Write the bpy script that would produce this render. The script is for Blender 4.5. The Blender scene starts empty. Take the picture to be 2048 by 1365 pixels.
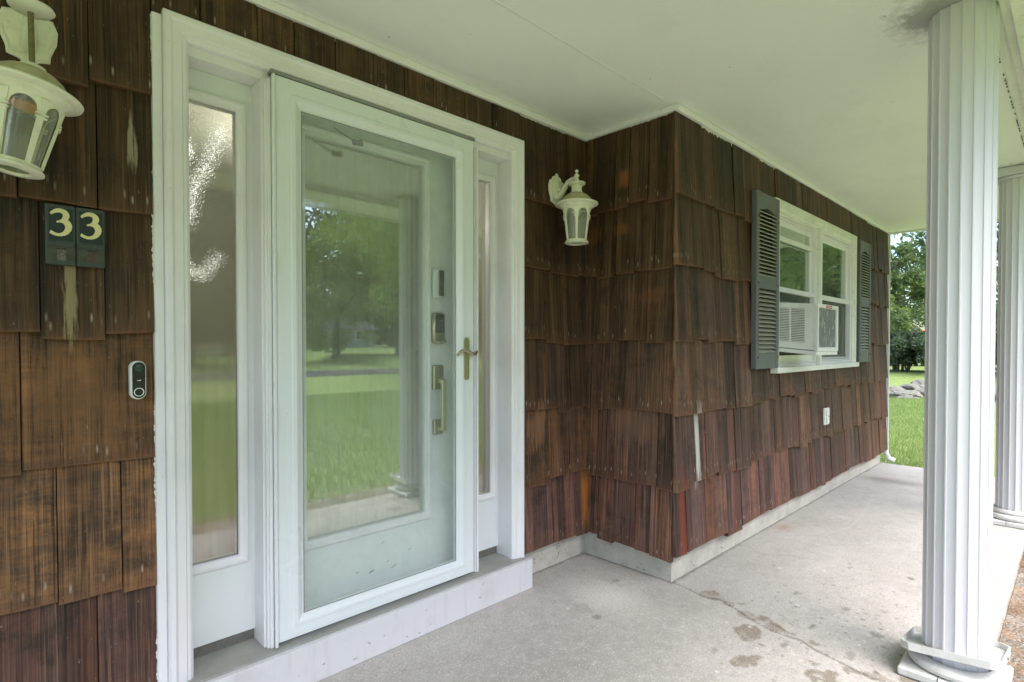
import bpy, bmesh, math, random
import numpy as np
from mathutils import Vector, Matrix, noise as mnoise
R_ = math.radians
rnd = random.Random(7)
nr = np.random.default_rng(5)
C = bpy.context.scene.collection
sc = bpy.context.scene

# ------------------------------------------------------------------ camera, sky, sun, exposure
cam = bpy.data.cameras.new('camera'); camo = bpy.data.objects.new('camera', cam); C.objects.link(camo)
YAW, PITCH = .8042, -.015
fwd = Vector((math.cos(YAW)*math.cos(PITCH), math.sin(YAW)*math.cos(PITCH), math.sin(PITCH)))
camo.location = (0, -2.0192, 1.2262)
camo.rotation_euler = fwd.to_track_quat('-Z', 'Y').to_euler()
cam.sensor_width = 36; cam.lens = 19.306; cam.shift_y = .0135
cam.clip_start = .02; cam.clip_end = 2000
sc.camera = camo
world = bpy.data.worlds.new("World"); sc.world = world; world.use_nodes = True
wn = world.node_tree
bg = wn.nodes['Background']
sky = wn.nodes.new('ShaderNodeTexSky'); sky.sky_type = 'NISHITA'; sky.sun_disc = False
SUN_EL, SUN_AZ = 58, 190      # azimuth the light comes from, degrees clockwise from +Y
sky.sun_elevation = R_(SUN_EL); sky.sun_rotation = R_(SUN_AZ)
sky.air_density = 1.0; sky.dust_density = 2.5; sky.ozone_density = 1.0
wn.links.new(sky.outputs[0], bg.inputs[0]); bg.inputs[1].default_value = .125
sl = bpy.data.lights.new('sun', 'SUN'); sl.energy = 1.35; sl.angle = R_(50); sl.color = (1, .97, .94)
so = bpy.data.objects.new('sun', sl); C.objects.link(so)
sd = Vector((math.sin(R_(SUN_AZ))*math.cos(R_(SUN_EL)), math.cos(R_(SUN_AZ))*math.cos(R_(SUN_EL)), math.sin(R_(SUN_EL))))
so.rotation_euler = sd.to_track_quat('Z', 'Y').to_euler(); so.location = (0, -8, 12)
sc.view_settings.view_transform = 'Standard'; sc.view_settings.look = 'None'
sc.view_settings.exposure = 1.97; sc.view_settings.gamma = 1; sc.view_settings.use_curve_mapping = False
sc.cycles.use_denoising = True
sc.cycles.max_bounces = 12; sc.cycles.diffuse_bounces = 6; sc.cycles.glossy_bounces = 6
sc.cycles.transparent_max_bounces = 24; sc.cycles.transmission_bounces = 8
sc.cycles.sample_clamp_indirect = 8

# ------------------------------------------------------------------ measures
XB, BD, XE, H = 2.5393, .5773, 6.8565, 2.448
EDGE = -1.78     # outer edge of the porch slab
GZ = -.085       # lawn level

# ------------------------------------------------------------------ material kit
class N:
    def __init__(s, name):
        s.m = bpy.data.materials.new(name); s.m.use_nodes = True
        s.t = s.m.node_tree; s.b = s.t.nodes['Principled BSDF']; s.out = s.t.nodes['Material Output']
        s._co = {}
    def n(s, typ, **kw):
        nd = s.t.nodes.new(typ)
        for k, v in kw.items(): setattr(nd, k, v)
        return nd
    def put(s, sock, v):
        if v is None: return
        if hasattr(v, 'links'): s.t.links.new(v, sock)
        else:
            if isinstance(v, (tuple, list)) and len(v) == 3 and sock.type == 'RGBA': v = (*v, 1)
            sock.default_value = v
    def co(s, kind='Object'):
        if kind not in s._co:
            if kind == 'Position': s._co[kind] = s.n('ShaderNodeNewGeometry').outputs['Position']
            else: s._co[kind] = s.n('ShaderNodeTexCoord').outputs[kind]
        return s._co[kind]
    def scale(s, v, sx, sy, sz):
        nd = s.n('ShaderNodeVectorMath', operation='MULTIPLY'); s.put(nd.inputs[0], v); nd.inputs[1].default_value = (sx, sy, sz); return nd.outputs[0]
    def vadd(s, a, b):
        nd = s.n('ShaderNodeVectorMath', operation='ADD'); s.put(nd.inputs[0], a); s.put(nd.inputs[1], b); return nd.outputs[0]
    def noise(s, v, sc_=5., det=4., rough=.55, dist=0.):
        nd = s.n('ShaderNodeTexNoise'); s.put(nd.inputs['Vector'], v)
        nd.inputs['Scale'].default_value = sc_; nd.inputs['Detail'].default_value = det
        nd.inputs['Roughness'].default_value = rough; nd.inputs['Distortion'].default_value = dist
        return nd.outputs[0]
    def vor(s, v, sc_=5., feat='F1'):
        nd = s.n('ShaderNodeTexVoronoi', feature=feat); s.put(nd.inputs['Vector'], v); nd.inputs['Scale'].default_value = sc_
        return nd.outputs['Distance']
    def math(s, op, a, b=0., c=0.):
        nd = s.n('ShaderNodeMath', operation=op)
        for i, q in enumerate((a, b, c)): s.put(nd.inputs[i], q)
        return nd.outputs[0]
    def map(s, v, a, b, c=0., d=1., smooth=False):
        nd = s.n('ShaderNodeMapRange'); nd.clamp = True
        if smooth: nd.interpolation_type = 'SMOOTHSTEP'
        s.put(nd.inputs[0], v)
        for i, q in enumerate((a, b, c, d)): nd.inputs[i+1].default_value = q
        return nd.outputs[0]
    def mix(s, f, a, b, mode='MIX'):
        nd = s.n('ShaderNodeMix', data_type='RGBA', blend_type=mode)
        s.put(nd.inputs[0], f); s.put(nd.inputs[6], a); s.put(nd.inputs[7], b); return nd.outputs[2]
    def bump(s, h, strength=.3, dist=.01):
        nd = s.n('ShaderNodeBump'); s.put(nd.inputs['Height'], h)
        nd.inputs['Strength'].default_value = strength; nd.inputs['Distance'].default_value = dist
        s.t.links.new(nd.outputs[0], s.b.inputs['Normal']); return nd.outputs[0]
    def sep(s, v):
        nd = s.n('ShaderNodeSeparateXYZ'); s.put(nd.inputs[0], v); return nd.outputs
    def set(s, col=None, rough=None, metal=None, spec=None):
        if col is not None: s.put(s.b.inputs['Base Color'], col)
        if rough is not None: s.put(s.b.inputs['Roughness'], rough)
        if metal is not None: s.put(s.b.inputs['Metallic'], metal)
        if spec is not None: s.put(s.b.inputs['Specular IOR Level'], spec)
        return s
    def boxmask(s, c, r, amp=.5, nz=None):
        "rectangular soft mask in world space"
        a = s.n('ShaderNodeVectorMath', operation='SUBTRACT'); s.put(a.inputs[0], s.co('Position')); a.inputs[1].default_value = c
        d = s.n('ShaderNodeVectorMath', operation='DIVIDE'); s.t.links.new(a.outputs[0], d.inputs[0]); d.inputs[1].default_value = r
        e = s.n('ShaderNodeVectorMath', operation='ABSOLUTE'); s.t.links.new(d.outputs[0], e.inputs[0]); x = s.sep(e.outputs[0])
        v = s.math('MAXIMUM', s.math('MAXIMUM', x[0], x[1]), x[2])
        v = s.math('ADD', v, s.math('MULTIPLY', s.math('SUBTRACT', nz, .5), amp*4))
        return s.map(v, 1.25, .45)
    def blob(s, c, r, amp=.5, nz=None):
        "soft ellipsoid mask in world space, 1 inside"
        a = s.n('ShaderNodeVectorMath', operation='SUBTRACT'); s.put(a.inputs[0], s.co('Position')); a.inputs[1].default_value = c
        d = s.n('ShaderNodeVectorMath', operation='DIVIDE'); s.t.links.new(a.outputs[0], d.inputs[0]); d.inputs[1].default_value = r
        l = s.n('ShaderNodeVectorMath', operation='LENGTH'); s.t.links.new(d.outputs[0], l.inputs[0])
        v = l.outputs['Value']
        if nz is not None: v = s.math('ADD', v, s.math('MULTIPLY', s.math('SUBTRACT', nz, .5), amp*2))
        return s.map(v, 1.05, .65)

def paint(name, col, rough=.45, dirt_haze=.12, dirtcol=(.25, .24, .2), specks=True, bump=.06, scale=3., patch=None):
    k = N(name); p = k.co('Position')
    big = k.noise(p, scale, 5, .6); c = k.mix(k.map(big, .5, .75, 0, dirt_haze), col, dirtcol)
    streak = k.noise(k.scale(p, 40, 40, 2.5), 1, 3, .6)
    c = k.mix(k.map(streak, .55, .8, 0, dirt_haze*.7), c, dirtcol)
    if specks:
        v = k.vor(p, 26); sp = k.math('MULTIPLY', k.map(v, .05, .02), k.map(k.noise(p, 9, 1), .52, .6))
        c = k.mix(k.math('MULTIPLY', sp, .6), c, (.12, .11, .09))
    if patch:
        q = k.noise(k.scale(p, 1, 1, 1.6), patch[0], 8, .72); c = k.mix(k.map(q, patch[1], patch[1]+.1, 0, patch[2]), c, patch[3])
    k.set(c, k.map(big, .3, .7, rough-.07, rough+.1))
    k.bump(k.math('ADD', k.noise(p, 90, 4), k.math('MULTIPLY', streak, .8)), bump, .004)
    return k.m

M = {}
M['white'] = paint('white_trim_paint', (.77, .755, .785), .42, .22, (.36, .35, .30), patch=(34, .66, .5, (.42, .41, .36)))
M['white_old'] = paint('flaking_trim_paint', (.76, .77, .72), .6, .3, (.40, .40, .32), bump=.2, patch=(22, .55, .35, (.42, .41, .32)))
M['door_white'] = paint('door_enamel', (.73, .75, .76), .32, .08)
M['alu_white'] = paint('coated_aluminium', (.71, .745, .77), .3, .05, bump=.02)
M['column'] = paint('column_coating', (.66, .655, .705), .35, .10, (.4, .4, .38), scale=1.5, bump=.03)
M['base_paint'] = paint('column_base_paint', (.62, .62, .60), .5, .5, (.36, .34, .28), scale=9, patch=(12, .56, .5, (.30, .28, .2)))
M['step_paint'] = paint('step_board_paint', (.60, .592, .62), .5, .4, (.36, .33, .29), scale=5, bump=.2, patch=(22, .62, .5, (.35, .31, .25)))
M['lantern'] = paint('lantern_cream_paint', (.74, .74, .60), .45, .4, (.45, .42, .26), scale=24, bump=.1, patch=(60, .62, .5, (.28, .26, .14)))
M['lantern_patina'] = paint('lantern_patina', (.42, .40, .22), .55, .6, (.2, .17, .07), scale=30, patch=(45, .5, .6, (.52, .50, .34)))
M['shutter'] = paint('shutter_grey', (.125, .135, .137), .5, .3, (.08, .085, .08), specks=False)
M['louver'] = paint('louver_lit_grey', (.36, .365, .30), .55, .3, (.16, .17, .14), specks=False)  # shutter grey lightened, bounce light on the slats put into the colour
M['ac_white'] = paint('conditioner_shell', (.74, .75, .73), .5, .3, (.42, .41, .36), scale=12, patch=(30, .6, .4, (.45, .43, .36)))
M['plastic_white'] = paint('white_plastic', (.75, .75, .73), .4, .1)

def simple(name, col, rough=.5, metal=0., bump=0., bscale=80, var=.0):
    k = N(name); p = k.co('Position')
    nz = k.noise(p, bscale, 3)
    c = k.mix(k.map(nz, .35, .7), col, tuple(q*(1-var) for q in col)) if var else col
    k.set(c, rough, metal)
    if bump: k.bump(nz, bump, .003)
    return k.m
M['nickel'] = simple('brushed_nickel', (.52, .47, .34), .28, 1., .05, 150, .15)
M['steel'] = simple('grey_metal', (.35, .36, .35), .4, .8, .05, 120, .2)
M['rod'] = simple('bronze_rod', (.20, .18, .07), .45, .3, .1, 120, .4)
M['black'] = simple('black_gap', (.012, .012, .012), .6)
M['gloss_black'] = simple('black_glass_face', (.01, .012, .012), .08)
M['plaque'] = simple('plaque_grey', (.050, .062, .055), .45, 0., .05, 90, .25)
M['plaque_inset'] = simple('plaque_inset', (.012, .022, .018), .4)
M['plaque_low'] = simple('plaque_lower_face', (.06, .062, .035), .35, 0, .1, 40, .5)
M['digit'] = simple('cream_digit', (.72, .66, .34), .5, 0, .05, 60, .1)
M['sticker'] = simple('worn_sticker', (.16, .14, .12), .5, 0, .3, 200, .8)
M['sticker_rose'] = simple('faded_sticker', (.09, .05, .035), .5, 0, .3, 200, .4)
M['red'] = simple('red_label', (.5, .02, .03), .5, 0, 0, 90, .2)
M['caulk'] = simple('white_caulk', (.7, .7, .67), .7, 0, .5, 150, .15)
M['leaf_dark'] = None
M['amber'] = simple('amber_socket', (.75, .30, .02), .35, 0, 0, 80, .2)

def concrete_like(name, col, col2, rough=.85, bump=.4, sc_=6., fine=140):
    k = N(name); p = k.co('Position')
    a = k.noise(p, sc_, 8, .62); b = k.noise(p, fine, 3, .7)
    c = k.mix(k.map(a, .32, .68), col, col2)
    c = k.mix(k.map(b, .4, .75, 0, .35), c, tuple(q*.6 for q in col))
    k.set(c, rough); k.bump(k.math('ADD', k.math('MULTIPLY', a, 1.5), b), bump, .004)
    return k.m
k = N('foundation_render'); p = k.co('Position'); a = k.noise(p, 7, 8, .65); v_ = k.vor(p, 55); m_ = k.noise(p, 11, 4, .7)
pit = k.math('MULTIPLY', k.map(v_, .34, .2), k.map(m_, .52, .62)); c = k.mix(k.map(a, .35, .65), (.54, .51, .45), (.40, .38, .33)); c = k.mix(k.math('MULTIPLY', pit, .75), c, (.13, .12, .10))
k.set(c, .9); k.bump(k.math('SUBTRACT', k.math('ADD', a, k.noise(p, 120, 3, .7)), k.math('MULTIPLY', pit, 2)), .5, .005); M['foundation'] = k.m
M['sill'] = concrete_like('weathered_sill', (.36, .36, .33), (.27, .27, .25), .6, .1, 9)
M['sill_scuff'] = simple('scuff_mark', (.42, .44, .44), .6, 0, 0, 90, .4)
M['dark_sill'] = simple('sill_gap', (.16, .15, .13), .7, 0, .1, 60, .3)
M['asphalt'] = concrete_like('asphalt', (.05, .05, .055), (.06, .06, .062), .9, .3, 1.5)
M['rock'] = concrete_like('lichen_rock', (.26, .235, .21), (.15, .16, .12), .9, 1., 4., 30)
M['beige_wall'] = simple('hall_paint', (.44, .44, .36), .8, 0, 0, 3, .15)
M['room_wall'] = simple('room_paint', (.50, .50, .44), .9, 0, 0, 3, .15)
M['wood_back'] = simple('sheathing', (.03, .018, .012), .9, 0, .2, 60, .4)

# ceiling paint with the mildew by the column and faint marks
k = N('porch_ceiling_paint'); p = k.co('Position')
a = k.noise(p, 1.3, 4, .5); c = k.mix(k.map(a, .4, .7), (.85, .86, .855), (.82, .83, .825))
c = k.mix(k.math('MULTIPLY', k.map(k.vor(p, 9), .05, .02), k.map(k.noise(p, 3, 1), .46, .52)), c, (.35, .34, .27))
nz = k.noise(p, 30, 6, .7)
s1 = k.blob((2.53, -1.64, H), (.13, .12, .1), .8, nz); s2 = k.blob((2.54, -1.62, H), (.22, .15, .1), 1.1, nz)
c = k.mix(k.math('MULTIPLY', s2, .22), c, (.12, .14, .08)); c = k.mix(k.math('MULTIPLY', s1, .5), c, (.06, .065, .045))
s3 = k.blob((5.15, -1.70, H), (.2, .16, .1), .6, nz); c = k.mix(k.math('MULTIPLY', s3, .5), c, (.06, .07, .04))
k.set(c, .7); c = k.mix(k.map(k.noise(k.scale(p, 1, 1.6, 1), 2.0, 7, .75), .5, .7, 0, .14), c, (.55, .56, .50)); k.put(k.b.inputs['Base Color'], c)
k.bump(k.math('ADD', k.noise(p, 70, 4), k.math('MULTIPLY', k.noise(p, 2.2, 2), 6)), .3, .005); M['ceiling'] = k.m

# cedar shingle: colour comes per piece from object colour (R orange wear, G lightness, B red/grey tone)
k = N('cedar_shingle'); uv = k.co('UV'); pos = k.co('Position')
oi = k.n('ShaderNodeObjectInfo'); rgb = k.n('ShaderNodeSeparateColor'); k.t.links.new(oi.outputs['Color'], rgb.inputs[0])
off = k.n('ShaderNodeCombineXYZ'); k.put(off.inputs[0], k.math('MULTIPLY', oi.outputs['Random'], 37.)); k.put(off.inputs[1], k.math('MULTIPLY', oi.outputs['Random'], 11.))
u2 = k.vadd(uv, off.outputs[0])
warp = k.noise(k.scale(u2, 3, 3, 3), 1, 2)
grain = k.noise(k.scale(u2, 170, 1.6, 1), 1, 4, .6, .1)
fine = k.noise(k.scale(u2, 420, 6, 1), 1, 2, .6)
broad = k.noise(k.scale(u2, 22, .9, 1), 1, 4, .6)
blot = k.noise(k.scale(u2, 8, 9, 1), 1, 7, .72, .5)
hor = k.noise(k.scale(u2, 4, 26, 1), 1, 5, .7, .8)
vc = k.n('ShaderNodeTexVoronoi', voronoi_dimensions='1D'); vc.inputs['Scale'].default_value = 17
k.put(vc.inputs['W'], k.math('ADD', k.sep(u2)[0], k.math('MULTIPLY', warp, .012)))
cell = k.sep(vc.outputs['Color']); cellv = cell[0]
base = k.mix(k.map(broad, .36, .64), (.022, .014, .006), (.085, .046, .019))
redc = k.mix(k.map(broad, .36, .64), (.036, .019, .020), (.108, .050, .044))
slate = k.math('MULTIPLY', k.map(cell[1], .35, .8), .75)
redc = k.mix(slate, redc, (.042, .028, .031))
redc = k.mix(k.math('MULTIPLY', k.map(cell[2], .86, .92), .5), redc, (.115, .034, .018))
base = k.mix(rgb.outputs[2], base, redc)
om = k.math('MULTIPLY', k.map(k.math('ADD', k.math('MULTIPLY', blot, .62), k.math('MULTIPLY', hor, .38)), .44, .60), rgb.outputs[0])
base = k.mix(k.math('MULTIPLY', om, .8), base, (.21, .095, .034))
darkp = k.noise(k.scale(u2, 6, 5, 1), 1, 6, .75, .4); base = k.mix(k.map(darkp, .52, .66, 0, .65), base, (.013, .011, .008))
g = k.math('ADD', k.math('MULTIPLY', grain, .6), k.math('MULTIPLY', fine, .4))
base = k.mix(k.map(g, .50, .40, 0, .62), base, (.008, .005, .004))
base = k.mix(k.map(g, .52, .64, 0, .38), base, (.19, .10, .055))
lines = k.noise(k.scale(u2, 80, 1.1, 1), 1, 3, .7, .1)
base = k.mix(k.map(lines, .40, .36, 0, .7), base, (.006, .004, .003))
base = k.mix(k.map(lines, .60, .64, 0, .45), base, (.19, .10, .05))
lt = k.math('MULTIPLY', k.math('MULTIPLY_ADD', rgb.outputs[1], 2.1, .40), k.map(cellv, 0, 1, .72, 1.34))
lv = k.n('ShaderNodeCombineXYZ'); [k.put(lv.inputs[i], lt) for i in range(3)]
base = k.mix(1., base, lv.outputs[0], 'MULTIPLY')
sx = k.sep(uv)
edge = k.map(k.math('ADD', sx[1], k.math('MULTIPLY', fine, .01)), .014, .004)
base = k.mix(k.math('MULTIPLY', edge, .5), base, (.21, .105, .055))
edge2 = k.map(k.math('ADD', sx[1], k.math('MULTIPLY', blot, .06)), .10, .02, 0, .35); base = k.mix(edge2, base, (.13, .058, .034))
nv = k.n('ShaderNodeTexVoronoi', voronoi_dimensions='1D'); nv.inputs['Scale'].default_value = 30; k.put(nv.inputs['W'], k.sep(u2)[0])
nc_ = k.sep(nv.outputs['Color']); vdist = k.math('ABSOLUTE', k.math('SUBTRACT', sx[1], k.math('MULTIPLY_ADD', nc_[0], .035, .030)))
nail = k.math('MULTIPLY', k.map(k.math('ADD', nv.outputs['Distance'], k.math('MULTIPLY', fine, .05)), .13, .07), k.map(vdist, .016, .003))
base = k.mix(k.math('MULTIPLY', nail, k.map(nc_[1], .35, .95, 0, .6)), base, (.46, .42, .37))
fl = k.noise(k.scale(u2, 130, 28, 1), 1, 3, .7)
base = k.mix(k.map(fl, .68, .72, 0, .6), base, (.34, .31, .27))
stn = k.noise(k.scale(u2, 60, 5, 1), 1, 4, .65)
def stain(c, r, col, amt=.8, amp=.5, soft=False):
    global base
    base = k.mix(k.math('MULTIPLY', k.blob(c, r, 1.6, stn) if soft else k.boxmask(c, r, amp, stn), amt), base, col)
stain((.326, -.02, 1.835), (.008, .05, .085), (.34, .30, .22), .8, .35, True)
stain((.340, -.02, 1.815), (.006, .05, .075), (.34, .30, .22), .7, .35, True)
stain((.180, -.02, 1.36), (.017, .05, .15), (.36, .30, .16), .65, .3, True)
stain((XB, -.282, 2.14), (.05, .038, .045), (.26, .10, .03), .75, .25)
stain((XB, -.262, 1.87), (.05, .045, .030), (.22, .085, .03), .6, .3)
stain((XB, -.44, 1.49), (.05, .10, .05), (.15, .06, .028), .5, .5, True)
stain((XB, -.075, 1.86), (.05, .05, .07), (.17, .06, .022), .5, .5, True)
stain((XB, -.33, .80), (.05, .18, .11), (.20, .115, .08), .5, .7, True)
stain((2.12, -.02, .80), (.07, .05, .12), (.26, .13, .07), .65, .7, True)
stain((2.738, -.6, .70), (.014, .05, .19), (.58, .56, .52), .9, .4)
stain((2.758, -.6, .68), (.012, .05, .19), (.58, .56, .52), .8, .4)
stain((2.60, -.6, .30), (.035, .05, .26), (.22, .045, .02), .6, .4)
stain((XB-.01, -.01, .35), (.04, .04, .15), (.40, .15, .03), .8, .3)
stain((.20, -.02, 1.10), (.14, .05, .13), (.20, .095, .035), .5, 1.2)
stain((XB-.021, -BD-.02, 1.3), (.006, .012, 1.1), (.27, .14, .08), .7, .5)
k.set(base, k.map(g, .3, .7, .45, .75), spec=.28)
k.bump(k.math('ADD', k.math('MULTIPLY', grain, .8), k.math('MULTIPLY', lines, .7)), .5, .004)
M['shingle'] = k.m

# glass: thin panes, mirror part by angle, the rest straight through with a tint
def glass(name, tint=(.93, .97, .95), f0=.09, rough=0., wavy=0., dirt_haze=.0):
    k = N(name); t = k.t
    gl = k.n('ShaderNodeBsdfGlossy'); gl.inputs['Roughness'].default_value = rough; gl.inputs['Color'].default_value = (.97, .98, .97, 1)
    tr = k.n('ShaderNodeBsdfTransparent'); tr.inputs['Color'].default_value = (*tint, 1)
    lw = k.n('ShaderNodeLayerWeight'); lw.inputs['Blend'].default_value = .5
    p5 = k.math('POWER', lw.outputs['Facing'], 4.0)
    f = k.math('MULTIPLY_ADD', p5, 1-f0, f0)
    ms = k.n('ShaderNodeMixShader'); k.put(ms.inputs[0], f); t.links.new(tr.outputs[0], ms.inputs[1]); t.links.new(gl.outputs[0], ms.inputs[2])
    o = ms.outputs[0]
    if wavy:
        b = k.n('ShaderNodeBump'); k.put(b.inputs['Height'], k.noise(k.co('Position'), 2.2, 1)); b.inputs['Strength'].default_value = wavy; b.inputs['Distance'].default_value = .02
        t.links.new(b.outputs[0], gl.inputs['Normal'])
    if dirt_haze:
        df = k.n('ShaderNodeBsdfDiffuse'); df.inputs['Color'].default_value = (.62, .64, .58, 1)
        nz = k.noise(k.co('Position'), 6, 7, .7)
        m2 = k.n('ShaderNodeMixShader'); k.put(m2.inputs[0], k.map(nz, .35, .8, dirt_haze*.3, dirt_haze)); t.links.new(o, m2.inputs[1]); t.links.new(df.outputs[0], m2.inputs[2]); o = m2.outputs[0]
    t.links.new(o, k.out.inputs['Surface']); return k.m
M['storm_glass'] = glass('storm_glass', (.96, .985, .975), .03, 0., .0, .13)  # pale diffuse film also paints haze over the reflection
M['door_glass'] = glass('door_glass', (.92, .94, .91), .31, .0, .015, .03)
M['window_glass'] = glass('window_glass', (.80, .88, .82), .24, .02, .15, .10)
M['lantern_glass'] = glass('lantern_glass', (.88, .90, .80), .10, .12, 0, .38)
k = N('screen_mesh'); tr = k.n('ShaderNodeBsdfTransparent'); df = k.n('ShaderNodeBsdfDiffuse'); df.inputs[0].default_value = (.16, .18, .15, 1)
ms = k.n('ShaderNodeMixShader'); ms.inputs[0].default_value = .45; k.t.links.new(tr.outputs[0], ms.inputs[1]); k.t.links.new(df.outputs[0], ms.inputs[2]); k.t.links.new(ms.outputs[0], k.out.inputs[0]); M['screen'] = k.m
# pebbled sidelight glass
k = N('pebbled_glass')
gl = k.n('ShaderNodeBsdfGlossy'); gl.inputs['Roughness'].default_value = .05
rf = k.n('ShaderNodeBsdfRefraction'); rf.inputs['IOR'].default_value = 1.12; rf.inputs['Roughness'].default_value = .09; rf.inputs['Color'].default_value = (.9, .9, .86, 1)
pb = k.vor(k.co('Position'), 240, 'F1')
bb = k.n('ShaderNodeBump'); k.put(bb.inputs['Height'], pb); bb.inputs['Strength'].default_value = 1.; bb.inputs['Distance'].default_value = .0008
k.t.links.new(bb.outputs[0], rf.inputs['Normal'])
lw = k.n('ShaderNodeLayerWeight'); lw.inputs['Blend'].default_value = .5
f = k.math('MULTIPLY_ADD', k.math('POWER', lw.outputs['Facing'], 4.), .7, .2)
ms = k.n('ShaderNodeMixShader'); k.put(ms.inputs[0], f); k.t.links.new(rf.outputs[0], ms.inputs[1]); k.t.links.new(gl.outputs[0], ms.inputs[2])
k.t.links.new(ms.outputs[0], k.out.inputs[0]); M['pebble'] = k.m

k = N('sheer_curtain'); p = k.co('Position')
c = k.mix(k.map(k.noise(k.scale(p, 30, 30, 1.2), 1, 3), .3, .7), (.56, .49, .40), (.44, .38, .31)); k.set(c, .9); M['curtain'] = k.m
def emit(name, col, s):
    k = N(name); e = k.n('ShaderNodeEmission'); e.inputs[0].default_value = (*col, 1); e.inputs[1].default_value = s
    k.t.links.new(e.outputs[0], k.out.inputs[0]); return k.m
M['glow'] = emit('lamp_glare_glow', (1, .98, .95), 1.1)

def leafmat(name, c1, c2, trans=.35):
    k = N(name); oi = k.n('ShaderNodeObjectInfo')
    nz = k.noise(k.co('Position'), .7, 3); n2 = k.noise(k.co('Position'), 9, 2)
    c = k.mix(k.map(k.math('ADD', k.math('MULTIPLY', nz, .6), k.math('MULTIPLY', n2, .4)), .36, .64), c1, c2)
    k.set(c, .55, spec=.3)
    tl = k.n('ShaderNodeBsdfTranslucent'); k.put(tl.inputs[0], k.mix(.5, c, (.16, .26, .03)))
    ms = k.n('ShaderNodeMixShader'); ms.inputs[0].default_value = trans
    k.t.links.new(k.b.outputs[0], ms.inputs[1]); k.t.links.new(tl.outputs[0], ms.inputs[2]); k.t.links.new(ms.outputs[0], k.out.inputs[0]); return k.m
M['leaf_light'] = leafmat('maple_leaf', (.18, .26, .07), (.32, .40, .14), .5)
M['leaf_mid'] = leafmat('oak_leaf', (.095, .145, .060), (.18, .25, .11), .4)
M['leaf_dark'] = leafmat('dark_leaf', (.050, .078, .050), (.125, .165, .115), .35)
M['blade'] = leafmat('grass_blade', (.30, .39, .13), (.37, .46, .18), .4)
M['needle'] = simple('dry_pine_needle', (.34, .19, .08), .7, 0, 0, 30, .5)
M['bark'] = concrete_like('bark', (.09, .075, .06), (.05, .043, .036), .9, 1., 7)
k = N('lawn_turf'); p = k.co('Position')
a = k.noise(p, .35, 4); b = k.noise(p, 14, 5, .7); st = k.noise(k.scale(p, .12, 1.6, 1), 1, 2)
c = k.mix(k.map(a, .35, .65), (.22, .29, .095), (.26, .335, .12)); c = k.mix(k.map(b, .45, .7, 0, .5), c, (.11, .165, .05))
c = k.mix(k.map(st, .45, .6, 0, .4), c, (.24, .30, .12)); k.set(c, .9, spec=.1); k.bump(b, .8, .03); M['turf'] = k.m
k = N('gravel_bed_soil'); p = k.co('Position'); v = k.vor(p, 75)
c = k.mix(k.map(v, .1, .6), (.50, .48, .45), (.22, .20, .18)); c = k.mix(k.map(k.noise(p, 5, 5, .7), .45, .6), c, (.30, .22, .16)); k.set(c, .9); k.bump(v, 1., .01); M['gravel'] = k.m

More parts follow.
